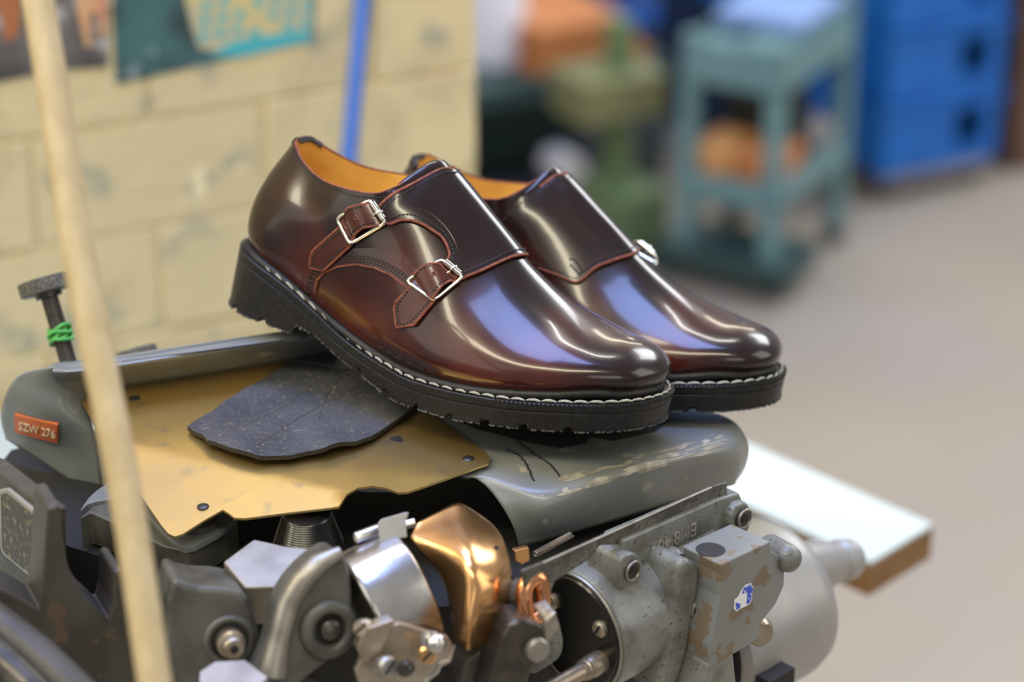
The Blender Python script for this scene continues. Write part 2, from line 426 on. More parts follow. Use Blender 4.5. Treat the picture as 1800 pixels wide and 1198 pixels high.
# floor
struct(put('floor',[(-6,-3,0),(8,-3,0),(8,10,0),(-6,10,0)],[(0,1,2,3)],M['floor'],smooth=0))
W0=Q(835,150,2.275); W0=Vector((W0.x,W0.y,0))
def W(s,t,z): return W0+WA*s+WN*t+ZU*z       # s along the wall from its end, t in front of its face
mb=MB()
mb.box(W(-1.26,-.0535,1.25),WA*1.255,WN*.05,ZU*1.25)
rnd=random.Random(8); ch=.1025; zc=-.030
k=0
while zc<2.4:
    s=-(0 if k%2 else .11); 
    first=True
    while s>-2.45:
        L=.218 if not (first and k%2==0) else .21
        j=rnd.uniform(-.0012,.0012); e=rnd.uniform(0,.006) if first else 0
        s0=(0 if first else s)+e; ln=(.215 if k%2 else .105) if first else .215
        mb.box(W(s0-ln/2,-.012+j,zc+ch/2),WA*(ln/2-.0016),WN*.012,ZU*(ch/2-.0016))
        s=s0-e-ln; first=False
    zc+=ch; k+=1
struct(mb.build('wall_left',M['blockwall'],bevel=.0022,smooth=0))
# posters on the wall
def wq(px,py,t=.0016): return PL(px,py,W(0,t,0),WN)
def sheet(mb,pts,t=.0016,th=.0006,mi=0): mb.prism([wq(x,y,t) for x,y in pts],-WN*th,mi)
tealp=pm('poster dark teal print',(.055,.14,.15),(.03,.035,.04),16,.42,.6,rough=.35,c3=(.30,.38,.40),scale3=26,lo3=.58,hi3=.66)
dark=pm('poster charcoal print',(.07,.065,.065),(.17,.15,.14),22,.4,.6,rough=.35,c3=(.42,.40,.40),scale3=34,lo3=.58,hi3=.64)
yel=pm('poster yellow print',(.62,.52,.22),(.50,.46,.30),12,.4,.6,rough=.4)
cyan=pm('poster cyan band',(.06,.42,.48),rough=.4); orange=pm('poster orange print',(.62,.24,.09),(.40,.15,.06),14,.4,.6,rough=.4)
flesh=pm('poster pink print',(.60,.26,.17),(.66,.42,.20),14,.4,.6,rough=.4)
p=thing('poster',W(-.9,0,1.15),'torn poster with cyan band and small yellow and teal squares on the cream wall','poster','posters on the cream wall')
mb=MB(); sheet(mb,[(196,-60),(560,-90),(552,70),(430,98),(340,118),(204,148)]); mb.build('poster_sheet',tealp,p,smooth=0)
mb=MB(); sheet(mb,[(310,-70),(556,-85),(548,62),(410,85),(390,92),(350,85),(335,40)],.0022); mb.build('yellow_panel',yel,p,smooth=0)
mb=MB(); sheet(mb,[(372,98),(410,72),(545,52),(547,72),(420,100)],.0028); mb.build('cyan_band',cyan,p,smooth=0)
mb=MB()
for r_ in range(4):
    for c_ in range(7):
        x=350+c_*30+r_*3; y=70-r_*27-c_*6-(12 if c_<3 else 0)
        if (r_+c_)%5==4: continue
        sheet(mb,[(x,y),(x+15,y-3),(x+16,y+12),(x+1,y+15)],.0028)
mb.build('printed_squares',cyan,p,smooth=0)
p=thing('poster',W(-1.2,0,1.15),'dark poster with orange and pink shapes at the upper left corner of the wall','poster','posters on the cream wall')
mb=MB(); sheet(mb,[(-140,-60),(192,-110),(190,118),(120,122),(60,132),(-130,170)]); mb.build('poster_sheet',dark,p,smooth=0)
mb=MB(); sheet(mb,[(-20,-40),(35,-45),(38,20),(34,52),(20,72),(8,70),(2,30)],.0022); mb.build('orange_shape',orange,p,smooth=0)
mb=MB(); sheet(mb,[(132,-60),(190,-60),(186,40),(184,68),(176,60),(172,22),(158,24),(160,80),(152,84),(144,50),(136,20)],.0022); mb.build('pink_shape',flesh,p,smooth=0)
# blue rod leaning by the wall
a=Q(652,-160,2.19); b=Q(614,270,2.17); d=(b-a); t=(.752-a.z)/d.z; b2=a+d*t
tag(MB().cyl(a,b2,.0078,n=20).build('blue_rod',M['pipe'],smooth=60),'thin blue painted rod leaning in front of the cream wall','rod')
# ---------------------------------------------------------------- bench
Rc=Vector((.344,1.727,.75)); d134=Vector((math.cos(R_(134)),math.sin(R_(134)),0)); d226=Vector((math.cos(R_(226)),math.sin(R_(226)),0))
c_=Rc+d226*.085; dd=c_+d134*.17; ee=dd+d226*.95
wl=W(0,.02,.75)
def on_wall(P,D):  # P+D*t meets the wall front
    t=((wl-P).dot(WN))/D.dot(WN); return P+D*t
r2=on_wall(Rc,d134); 
gg=on_wall(ee,d134)
outl=[Rc,c_,dd,ee,gg,r2]
bench=thing('workbench',(ee+r2)/2-ZU*.75,'pale topped workbench with a brown board edge under the machine','workbench')
mb=MB(); mb.prism([v-ZU*.004 for v in outl],ZU*.004); mb.build('bench_top',M['benchtop'],bench,smooth=0,bevel=.001)
mb=MB(); mb.prism([v-ZU*.032 for v in outl],ZU*.0278); mb.build('board',M['ply'],bench,smooth=0)
for q in (dd+d134*.06+d226*.05,ee+d134*.08-d226*.06,gg-d134*.08-d226*.02,r2+WN*.10-WA*.06):
    MB().box(Vector((q.x,q.y,.359)),Vector((.025,0,0)),Vector((0,.025,0)),ZU*.359).build('leg',M['darkteal'],bench,smooth=0)
# ---------------------------------------------------------------- the workshop behind (out of focus)
def FD(py): return 1.72/(math.sin(PITCH)+(py-599)/FPX*math.cos(PITCH))
class BG:
    """local frame on the floor: origin at a pixel's floor point, x along the racks, y away, z up"""
    def __init__(s,px,py,yaw=27):
        s.o=Z(px,py,0); y=R_(yaw); s.a=Vector((math.cos(y),math.sin(y),0)); s.b=Vector((-math.sin(y),math.cos(y),0))
    def p(s,x,y,z): return s.o+s.a*x+s.b*y+ZU*z
    def box(s,mb,x0,x1,y0,y1,z0,z1,mi=0):
        mb.box(s.p((x0+x1)/2,(y0+y1)/2,(z0+z1)/2),s.a*(x1-x0)/2,s.b*(y1-y0)/2,ZU*(z1-z0)/2,mi); return mb
def tray(g,mb,x0,x1,y0,y1,z0,z1,w=.006):
    g.box(mb,x0,x1,y0,y1,z0,z0+w); g.box(mb,x0,x1,y0,y0+w,z0,z1); g.box(mb,x0,x1,y1-w,y1,z0,z1); g.box(mb,x0,x0+w,y0,y1,z0,z1); g.box(mb,x1-w,x1,y0,y1,z0,z1)
# teal trolley nearest to the bench
g=BG(1378,545,-30)
tr=thing('trolley',g.p(-.15,.2,0),'teal steel trolley with a dark foot plate, tan leather on its shelf','trolley')
g.box(MB(),-.25,.0,.0,.14,.035,.075).build('foot_plate',M['darkteal'],tr,smooth=0)
for x,y in ((-.045,.03),(-.205,.03),(-.045,.32),(-.205,.32)): g.box(MB(),x-.014,x+.014,y-.014,y+.014,.036 if y>.1 else .075,.70 if (y>.1 and x>-.1) else .46).build('post',M['teal'],tr,smooth=0)
for x,y in ((-.045,.04),(-.25,.04),(-.045,.32),(-.25,.32)): MB().cyl(g.p(x,y-.012,.018),g.p(x,y+.012,.018),.018,n=14).build('wheel',M['darkstuff'],tr,smooth=40)
mb=MB(); tray(g,mb,-.22,-.03,.015,.335,.165,.215); mb.build('shelf',M['teal'],tr,smooth=0)
mb=MB(); tray(g,mb,-.22,-.03,.015,.335,.375,.45); mb.build('top_tray',M['teal'],tr,smooth=0)
for i,(x,y,m_,l) in enumerate(((-.165,.12,'tanleather','left stack of light tan leather pieces on the teal trolley shelf'),(-.082,.12,'orangeleather','right stack of orange tan leather pieces on the teal trolley shelf'))):
    mb=MB()
    for k in range(4): g.box(mb,x-.034-.003*(k%2),x+.034+.002*k,y-.08,y+.03,.172+k*.021,.172+k*.021+.019)
    tag(mb.build('leather_stack',M[m_],smooth=0),l,'leather','leather stacks on the trolley')
mb=MB(); g.box(mb,-.205,-.135,.03,.31,.382,.445); tag(mb.build('storage_bin',M['teal'],smooth=0,bevel=.01),'teal bin on the left of the trolley top, slightly lower','bin','bins on the trolley top')
tag(g.box(MB(),-.20,-.05,.16,.19,.172,.34).build('storage_box',M['darkstuff'],smooth=0),'added dark box that blackens the trolley inside behind the leather','box')  # dark box added so the space above the shelf looks black
mb=MB(); g.box(mb,-.125,-.045,.03,.31,.382,.455); tag(mb.build('storage_bin',M['teal'],smooth=0,bevel=.01),'teal bin on the right of the trolley top, slightly taller','bin','bins on the trolley top')
mb=MB(); g.box(mb,-.20,-.04,.10,.30,.4565,.485); tag(mb.build('folded_cloth',pm('pale blue folded cloth',(.26,.40,.72),rough=.8),smooth=0,bevel=.008),'pale blue folded cloth lying across the two teal bins','cloth')
mb=MB(); g.box(mb,-.13,-.045,.20,.30,.216,.25); tag(mb.build('leather_stack',M['chairgrey'],smooth=0),'small greyish leather pile at the right end of the trolley shelf','leather')
# blue plastic crates stacked on a dolly
g=BG(1650,340)
dl=thing('dolly',g.p(0,.15,0),'low grey dolly under the stack of blue crates','dolly')
g.box(MB(),-.13,.12,0,.36,.035,.055).build('platform',M['chairgrey'],dl,smooth=0)
for x,y in ((-.11,.03),(.10,.03),(-.11,.33),(.10,.33)): MB().cyl(g.p(x,y-.01,.018),g.p(x,y+.01,.018),.018,n=14).build('wheel',M['darkstuff'],dl,smooth=40)
lab=('bottom blue crate of the stack, resting on the dolly','blue crate in the middle of the stack with a dark hand hole','top blue crate of the stack at the upper edge')
for k in range(3):
    z=.056+k*.142; cr_=thing('plastic_crate',g.p(0,.18,z),lab[k],'crate','blue crates on the dolly')
    mb=MB()
    # front wall with a hand hole, other walls, floor
    x0,x1,y0,y1,z0,z1=-.14,.13,0,.36,z,z+.138; w_=.006
    hx0,hx1,hz0,hz1=.03,.09,z+.035,z+.112
    g.box(mb,x0,hx0,y0,y0+w_,z0,z1); g.box(mb,hx1,x1,y0,y0+w_,z0,z1); g.box(mb,hx0,hx1,y0,y0+w_,z0,hz0); g.box(mb,hx0,hx1,y0,y0+w_,hz1,z1)
    g.box(mb,x0,x1,y1-w_,y1,z0,z1); g.box(mb,x0,x0+w_,y0,y1,z0,z1); g.box(mb,x1-w_,x1,y0,y1,z0,z1); g.box(mb,x0,x1,y0,y1,z0,z0+w_)
    mb.build('crate_body',M['bluecrate'],cr_,smooth=0)
    g.box(MB(),x0-.006,x1+.006,y0-.006,y0,z1-.02,z1).build('rim',M['bluecrate'],cr_,smooth=0)
mb=MB(); g.box(mb,-.12,.03,.03,.30,.44,.50); tag(mb.build('carton',pm('beige card',(.55,.47,.36),rough=.7),smooth=0),'beige carton sticking out of the topmost blue crate','box')
# blue crate wall left of them, further back
g=BG(1500,218)
for k in range(4):
    z=k*.15
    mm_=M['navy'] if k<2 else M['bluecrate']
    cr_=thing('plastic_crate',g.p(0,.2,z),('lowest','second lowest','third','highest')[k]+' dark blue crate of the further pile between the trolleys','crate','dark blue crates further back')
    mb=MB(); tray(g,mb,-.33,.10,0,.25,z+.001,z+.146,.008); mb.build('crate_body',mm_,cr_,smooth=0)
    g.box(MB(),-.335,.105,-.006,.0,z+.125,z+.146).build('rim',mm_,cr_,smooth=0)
# olive cabinet with its post
g=BG(1142,462)
cb=thing('cabinet',g.p(-.05,.15,0),'olive green steel cabinet with a tall green post behind the shoes','cabinet')
g.box(MB(),-.07,.045,.01,.15,.02,.13).build('body',M['olive'],cb,smooth=0,bevel=.006)
g.box(MB(),-.045,-.01,.06,.10,.13,.44).build('post',M['olive'],cb,smooth=0)
g.box(MB(),-.13,.04,.02,.15,.27,.35).build('drawer_box',pm('dull olive drawer',(.19,.20,.09),rough=.5),cb,smooth=0,bevel=.005)
g.box(MB(),-.07,.045,.00,.16,0,.02).build('plinth',M['darkstuff'],cb,smooth=0)
g=BG(1080,520)
mb=MB(); g.box(mb,-.14,.05,.0,.12,.0,.05); tag(mb.build('skid',M['darkstuff'],smooth=0),'black low skid on the floor in front of the olive cabinet','skid')
# dark table with hides, cloth, papers
g=BG(1075,372)
tb=thing('table',g.p(-.15,.3,0),'dark green work table behind the wall end, piled with leather','table')
g.box(MB(),-.42,.12,0,.55,.25,.285).build('table_top',M['darkteal'],tb,smooth=0)
g.box(MB(),-.40,.10,.02,.50,.03,.06).build('lower_shelf',M['darkstuff'],tb,smooth=0)
g.box(MB(),-.38,.02,.20,.50,.06,.25).build('cupboard',M['darkteal'],tb,smooth=0)
for x,y in ((-.40,.03),(.10,.03),(-.40,.52),(.10,.52)): g.box(MB(),x-.015,x+.015,y-.015,y+.015,0,.25).build('leg',M['darkteal'],tb,smooth=0)
mb=MB()
for k in range(5): g.box(mb,-.155+.01*(k%3),.09-.012*k,.03,.30,.286+.017*k,.286+.017*k+.015)
tag(mb.build('leather_stack',M['orangeleather'],smooth=0),'wide orange brown hide pile on the dark table','leather')
def on(px,py,z): return Z(px,py,z)
c=on(868,100,.286); tag(MB().lathe(c,c+ZU*.16,[(0,.060),(.5,.064),(1,.05)],24).build('paper_roll',M['paper'],smooth=50),'fat white paper roll standing on the table next to the wall end','roll')
c=on(862,262,.062); tag(MB().box(c+ZU*.05,g.a*.05,g.b*.03,ZU*.048).build('storage_bin',M['bluecrate'],smooth=0,bevel=.005),'small blue bin on the lower shelf of the dark table','bin')
c=on(990,318,.062)+ZU*.031; tag(MB().lathe(c-g.b*.04,c+g.b*.04,[(0,.0),(.02,.030),(.98,.030),(1,0)],20,caps=False).build('paper_roll',M['paper'],smooth=50),'small white roll lying on the lower shelf behind the far shoe','roll')
# far blue shelving behind the table
g=BG(1180,120)
rk=thing('shelving_rack',g.p(-.1,.2,0),'bright blue shelving rack at the top centre of the photo','rack')
for x,y in ((-.55,0),(.35,0),(-.55,.35),(.35,.35)): g.box(MB(),x-.02,x+.02,y-.02,y+.02,0,.75).build('post',M['bluecrate'],rk,smooth=0)
for z in (.10,.30,.50,.68): g.box(MB(),-.55,.35,0,.35,z,z+.03).build('shelf',M['bluecrate'],rk,smooth=0)
for x0,x1,m_,l in ((-.45,-.22,'navy','navy box on the second shelf of the blue rack, at the left'),(-.1,.2,'darkstuff','charcoal box on the second shelf of the blue rack, at the right')):
    tag(g.box(MB(),x0,x1,.03,.3,.331,.48).build('storage_box',M[m_],smooth=0),l,'box','boxes on the blue rack')
tag(g.box(MB(),-.28,.10,-.02,.30,.711,.77).build('cloth_pile',pm('pale blue cloth',(.22,.38,.72),rough=.8),smooth=0,bevel=.02),'pale blue folded cloth on the blue rack top','cloth')
mb=MB(); mb.lathe(g.p(.02,-.02,.812),g.p(.16,.10,.812),[(0,.02),(.1,.04),(.9,.04),(1,.02)],20); tag(mb.build('paper_roll',M['paper'],smooth=50),'white paper roll lying on the pale blue cloth','roll')
# timber post and dark gap at the right edge
g=BG(1795,300)
tag(g.box(MB(),-.02,.16,0,.12,0,.9).build('timber_post',M['brownpost'],smooth=0),'brown timber post at the right edge of the photo','post')

# ================================================================ shoe parts (right shoe, local metres; the left one is its mirror)
SPEC=[]
def spec(key,name,v,f,mats,parent=None,mi=None,smooth=40,label=None): SPEC.append((key,name,v,f,mats,parent,mi,smooth,label))
# --- upper, with the opening
spec('upper','upper',SV,SF,'leather',smooth=60)
# --- lining: the same surface offset inwards, joined to the upper by the top edge
j0=6
lv=[]; 
for i in range(NC):
    for j in range(j0,NR):
        k=i*NR+j; lv.append(SV[k]-SN[k]*(.0022 if SV[k].x<.2 else .004))
lm=NR-j0; lf=[q for q in grid_faces(NC,lm) if all(lv[k].x<.20 for k in q)]
foot=[i*lm for i in range(NC)]
spec('lining','lining',lv,lf,'lining',smooth=60)
fl=[lv[k] for k in foot]
vs,fs,B_=fill([(p.x*1000,p.y*1000) for p in fl if p.x<.2],8)
def zfoot(x,y):
    b=min(fl,key=lambda p:(p.x*1000-x)**2+(p.y*1000-y)**2*.15); return b.z
spec('insole','insole',[Vector((v.x/1000,v.y/1000,zfoot(v.x,v.y)+.001)) for v in vs],fs,'lining',smooth=60)
# --- raw edge round the opening
ST0=8*9; ST1=22*9   # ridge columns
rim=[i for i in list(range(ST1,NC))+list(range(0,ST0+1))]
mb=MB(); path=[SV[i*NR+NR-1]-SN[i*NR+NR-1]*.0011 for i in rim]; mb.tube(path,.0008,8)
spec('edge','topline_edge',mb.v,mb.f,'rawedge',smooth=60)
# --- heel tab folded over the top of the heel
hv=[];cc=[i%NC for i in range(-14,5)]
for i in cc:
    col_=[]
    for j in range(NR-5,NR): k=i*NR+j; col_.append(SV[k]+SN[k]*.0010)
    k=i*NR+NR-1; topn=(SV[k]-SV[k-1]).normalized()
    col_.append(SV[k]+topn*.0014-SN[k]*.001)
    for j in range(NR-1,NR-3,-1): k=i*NR+j; col_.append(SV[k]-SN[k]*.0036)
    hv+=col_
hm=len(hv)//len(cc)
spec('tab','heel_tab',hv,grid_faces(len(cc),hm,False),'thread',smooth=60)
# --- sole
OUT=[(1,0),(5,-17),(15,-30),(30,-37),(52,-39),(80,-40),(100,-41.5),(119,-45),(140,-52),(156,-57),(190,-62),(227,-62),(257,-55),(279,-42),(293,-24),(299,2)]
def tab(k,x):
    if x<=k[0][0]: return k[0][1]
    for (a,b),(c,d) in zip(k,k[1:]):
        if x<=c:
            t=(x-a)/(c-a); return b+(d-b)*t
    return k[-1][1]
def smt(k,x,w=6): return sum(tab(k,x+d*w/3) for d in(-3,-2,-1,0,1,2,3))/7
ZT=[(0,41),(25,38),(52,31.5),(80,21),(99,13),(119,9),(156,8.5),(190,13.5),(227,21),(260,29),(287,34.5),(305,37.5)]
ZB=[(0,1),(64,3),(67,9.5),(84,7),(101,0),(120,-4),(149,-8),(192,-3),(230,5.5),(263,12.5),(305,21)]
def zt(x): return smt(ZT,x,9)
def zb(x): return tab(ZB,x) if x<100 else smt(ZB,x,9)
loop=[Vector(p) for p in OUT]+[Vector((x,medial(x,y)*1.02)) for x,y in OUT[-2:0:-1]]
NO=480; n=len(loop); OL=[]
for k in range(NO):
    t=n*k/NO; i=int(t); f=t-i; OL.append(cr(loop[i-1],loop[i],loop[(i+1)%n],loop[(i+2)%n],f))
# even spacing by arc length
cum=[0]
for k in range(NO): cum.append(cum[-1]+(OL[(k+1)%NO]-OL[k]).length)
PER=cum[-1]
def at_arc(s):
    s%=PER; lo=0;hi=NO
    while hi-lo>1:
        m_=(lo+hi)//2
        if cum[m_]<=s: lo=m_
        else: hi=m_
    return OL[lo].lerp(OL[(lo+1)%NO],(s-cum[lo])/(cum[lo+1]-cum[lo]+1e-9))
NS=520; SO=[at_arc(PER*k/NS) for k in range(NS)]; SNn=[]
for k in range(NS):
    t=(SO[(k+2)%NS]-SO[k-2]).normalized(); SNn.append(Vector((t.y,-t.x)))  # orientation fixed below
cx=sum((p for p in SO),Vector((0,0)))/NS
if sum(1 for k in range(NS) if SNn[k].dot(SO[k]-cx)>0)<NS/2: SNn=[-q for q in SNn]
NOTCH=[18,43,118,142,166,190,214,238,262]
sv=[];rows_=10
for k in range(NS):
    p=SO[k]; q=SNn[k]; x=p.x; a=zt(x); b=zb(x)
    lug=any(abs(x-c)<2.2 for c in NOTCH) and abs(p.y)>15
    nb=2.6 if lug else 0; ni=1.6 if lug else 0
    rag=.35*math.sin(k*2.7)+.25*math.sin(k*5.3)
    mid=b+(a-b)*.42
    for ins,z in ((11,a),(.7,a),(.0,a-.7),(.1,a-4.6),(.9,a-5.0),(.9,a-5.7),(.1,a-6.3),(.3,b+3.4),(.5+ni*.5,b+nb+rag*.4),(9+ni,b+nb)):
        c=p-q*ins; sv.append(V(c.x,c.y,max(z,b-1)))
sf=grid_faces(NS,rows_)
# bottom and top closing faces
for r,sgn in ((9,1),(0,-1)):
    ring=[sv[k*rows_+r] for k in range(0,NS,4)]
    vs,fs,B_=fill([(p.x*1000,p.y*1000) for p in ring],12)
    o=len(sv); sv+=[V(v.x,v.y,(zb(v.x) if r==9 else zt(v.x)-.5)) for v in vs]; sf+=[tuple(i+o for i in f) for f in fs]
spec('sole','outsole',sv,sf,'rubber',smooth=30)
# ribbed toe edge and rough burr along the bottom edge
mb=MB()
for k in range(NS):
    p=SO[k]
    if p.x>215 and k%2==0:
        c=p-SNn[k]*.75; a=zt(p.x); t=Vector((-SNn[k].y,SNn[k].x,0))
        mb.box(V(c.x,c.y,a-.9),Vector((SNn[k].x,SNn[k].y,0))*.0010,t*.00048,Vector((0,0,.0012)))
spec('ribs','welt_ribbing',mb.v,mb.f,'rubber',parent='sole',smooth=0)
mb=MB(); rnd=random.Random(3)
for k in range(NS*2):
    s=PER*k/(NS*2); p=at_arc(s); q=SNn[int(k/2)%NS]; x=p.x
    if any(abs(x-c)<2.6 for c in NOTCH): continue
    if rnd.random()<.6:
        b=zb(x); c=p-q*.3; r=rnd.uniform(.25,.6)
        mb.box(V(c.x,c.y,b+rnd.uniform(-.3,.2)),Vector((r,0,0))*.001,Vector((0,.4,0))*.001,Vector((0,0,r))*.001)
spec('burr','sole_burr',mb.v,mb.f,'rubberrim',parent='sole',smooth=0)
# rand: rounded strip between upper and welt
mb=MB(); path=[]
for i in range(0,NC,2):
    p=SV[i*NR]; d=Vector((SN[i*NR].x,SN[i*NR].y,0)).normalized() if SN[i*NR].length else Vector(); path.append(p+d*.0012+Vector((0,0,-.0008)))
mb.tube([p+Vector((0,0,.0008)) for p in path],.0034,10,closed=True)
spec('rand','rand',mb.v,mb.f,'rubber',smooth=60)
# welt stitches
mb=MB(); pitch=9.3; ns=int(PER/pitch)
for k in range(ns):
    s=PER*k/ns; P3=[]
    for u in (-.52,-.3,0,.3,.52):
        p=at_arc(s+u*pitch*.92); t=at_arc(s+u*pitch+.6)-at_arc(s+u*pitch-.6); t.normalize(); q=Vector((t.y,-t.x))
        if q.dot(p-cx)<0 and False: q=-q
        q=SNn[int((s+u*pitch)%PER/PER*NS)%NS]
        c=p-q*(3.1-u*1.1); z=zt(p.x)+.55+.75*(1-(u/.52)**2); P3.append(V(c.x,c.y,z))
    mb.tube(P3,[.00035,.00075,.0009,.0008,.00035],7)
spec('wst','welt_stitching',mb.v,mb.f,'whitethread',smooth=70,label='pale thread stitches along the welt')
# ---------------- pieces laid on the upper
def pxl(u,v): return pix(u,v)
def thm(u,v): return xt(u/1000,v/45)
FL=[(130,0),(126,3.5),(121,11.5),(115.5,20),(109.5,28),(107,32),(112,35.5),(117.5,35.2),(121,33),(127,30.5),(135,29),(145,29),(151,31.5),(155.3,36),(155,41.5),(153,44.5),(166,46.5),(169.5,43.5),(175,35),(180,23),(184,11),(187,0),(186,-9),(181.5,-17),(176.5,-25),(172,-32),(169,-40),(166,-47.5),(162,-49.5),(151,-48),(130,-47),(95,-47),(60,-48),(52,-44),(60,-35.5),(72,-31.5),(92,-30.5),(106,-28.5),(114,-19),(121,-11.5),(126,-3.5)]
def flh(u,v):
    if v<-20: return 1.9e-3*max(.1,min(1,(u-45)/45))
    return 1.9e-3
FLs=[Vector(p) for p in FL]; nfl=len(FLs); FL=[tuple(cr(FLs[i-1],FLs[i],FLs[(i+1)%nfl],FLs[(i+2)%nfl],k/3)) if i not in(4,5,10,14) else tuple(FLs[i].lerp(FLs[(i+1)%nfl],k/3)) for i in range(nfl) for k in range(3)]
v_,f_,m_=patch([Vector(p) for p in FL],2.2,thm,.0007,flh)
FLR=FL[-6:]+FL[:90]
mbr=rimtube(FLR,2.0,thm,.0007,flh,.0010,closed=False)
spec('flap','strap_flap',v_,f_,['leather','rawedge'],mi=m_,smooth=50,label='wide burgundy instep flap with raw edges')
spec('flr','raw_edge',mbr.v,mbr.f,'rawedge',parent='flap',smooth=70)
def seglen(P): return sum((b-a).length for a,b in zip(P,P[1:]))
def stitches(mb,P,mapf,step,dash,h,r,off=0):
    """dashes along polyline P (2D) shifted sideways by off"""
    P=[Vector(p) for p in P]; 
    F=[crl(P,(len(P)-1)*k/200) for k in range(201)]; s=0; L=seglen(F); cum=[0]
    for a,b in zip(F,F[1:]): cum.append(cum[-1]+(b-a).length)
    def at(x):
        x=max(0,min(L-1e-6,x)); i=0
        while cum[i+1]<x: i+=1
        t=(F[i+1]-F[i]); 
        if t.length<1e-9: return F[i]
        tt=t.normalized(); return F[i].lerp(F[i+1],(x-cum[i])/t.length)+Vector((-tt.y,tt.x))*off
    while s+dash<L:
        pts=[]
        for u in (0,.5,1):
            q=at(s+dash*u); p,n=mapf(q.x,q.y)
            if p is None: break
            hh=h(q.x,q.y) if callable(h) else h
            pts.append(p+n*(hh+(r*.6 if u==.5 else -r*.3)))
        if len(pts)==3: mb.tube(pts,[r*.6,r,r*.6],5)
        s+=step
mb=MB()
# front edge, rear edge, keyhole: inset inside the flap
stitches(mb,[(169.5,43.5),(175,35),(180,23),(184,11),(187,0),(186,-9),(181.5,-17),(176.5,-25),(172,-32),(169,-40),(166,-47)],thm,2.4,1.7,.0027,.00055,off=-2.9)
stitches(mb,[(107,32),(109.5,28),(115.5,20),(121,11.5),(126,3.5),(130,0),(126,-3.5),(121,-11.5),(114,-19),(106,-28.5),(92,-30.5),(72,-31.5)],thm,2.4,1.7,.0027,.00050,off=2.4)
stitches(mb,[(112,35.5),(117.5,35.2),(121,33),(127,30.5),(135,29),(145,29),(151,31.5),(155.3,36),(155,41.5)],thm,1.9,1.5,.0027,.0006,off=-2.1)
stitches(mb,[(166,-47.5),(162,-49.5),(151,-48),(130,-47),(110,-47)],thm,2.4,1.7,.0027,.0005,off=-2.4)
stitches(mb,[(166,-40),(158,-34),(154,-36)],thm,2.0,1.5,.0027,.0007)
stitches(mb,[(165,-43),(156,-38)],thm,2.0,1.5,.0027,.0007)
spec('flst','flap_stitching',mb.v,mb.f,'thread',parent='flap',smooth=70)
# crease line impressed beside the keyhole
mb=MB(); P=[(128,24.5),(137,23),(147,24.5),(155,28.5),(159.5,34),(159,40)]
pts=[]
for k in range(41):
    q=crl([Vector(p) for p in P],5*k/40); p,n=thm(q.x,q.y); pts.append(p+n*.00262)
mb.tube(pts,.00022,5); spec('crease','flap_crease',mb.v,mb.f,'leather',parent='flap',smooth=70)
# tongue showing behind the flap
TG=[(112,25),(116,19),(121,11.5),(125,4.5),(127.5,0),(125,-4.5),(121,-11.5),(116,-17)]
ra=[];rb=[];rc_=[];rd=[]
for i_,q in enumerate(TG):
    p,n=thm(*q)
    if p is None: continue
    w_=math.sin(math.pi*(i_+.6)/(len(TG)+.2))
    ra.append(p+n*.0004); rb.append(p+n*.0012+Vector((-.005*w_,0,.0022*w_))); rc_.append(p+n*.0004+Vector((-.0085*w_,0,.0030*w_))); rd.append(p-n*.003+Vector((-.0085*w_,0,.0005)))
v_,f_=loft([ra,rb,rc_,rd],4,4); spec('tongue','tongue',v_,f_,'leather',smooth=70)
# quarter edge over the vamp (px of the near shoe -> surface)
SEAM=[(556,512),(559,492),(572,478),(595,468),(628,464),(660,470),(690,484),(714,503),(735,524)]
seamV=[Vector(p) for p in SEAM]
mbq=rimtube(SEAM,4,pxl,.0002,.0012,.0008,closed=False)
def dseam(x,y):
    d=1e9
    for a,b in zip(seamV,seamV[1:]):
        ab=b-a; t=max(0,min(1,(Vector((x,y))-a).dot(ab)/ab.length_squared)); d=min(d,((a+ab*t)-Vector((x,y))).length)
    return d
QP=SEAM+[(760,520),(752,480),(715,452),(660,436),(600,436),(560,452),(534,478),(530,500),(540,514)]
v_,f_,m_=patch(QP,5,pxl,0,lambda x,y:.0002+.0012*max(0,1-dseam(x,y)/34))
spec('qtr','quarter_overlay',v_,f_,['leather','rawedge'],mi=m_,smooth=50)
mb=MB()
for o,r in ((-6.5,.0005),(-11,.00055),(-15,.00055)):
    stitches(mb,SEAM,pxl,6.0,4.6,lambda x,y:.0002+.0012*max(0,1-dseam(x,y)/34),r,off=o)
spec('qst','quarter_stitching',mb.v,mb.f,'thread',parent='qtr',smooth=70)
mb=MB()
TL=[(520,262),(540,288),(566,312),(600,330),(640,341),(680,346)]
stitches(mb,[(514,262),(531,290),(562,319),(594,334),(622,344),(657,347),(682,348)],pxl,6.4,4.6,.0001,.0005)
spec('qre','raw_edge',mbq.v,mbq.f,'rawedge',parent='qtr',smooth=70)
spec('tst','topline_stitching',mb.v,mb.f,'thread',parent='qtr',smooth=70)
# back seam down the heel
mb=MB(); pts=[]
for j in range(4,NR-1): k=0*NR+j; pts.append(SV[k]+SN[k]*.0002)
mb.tube(pts,.0005,6); spec('bseam','back_seam',mb.v,mb.f,'thread',smooth=70)
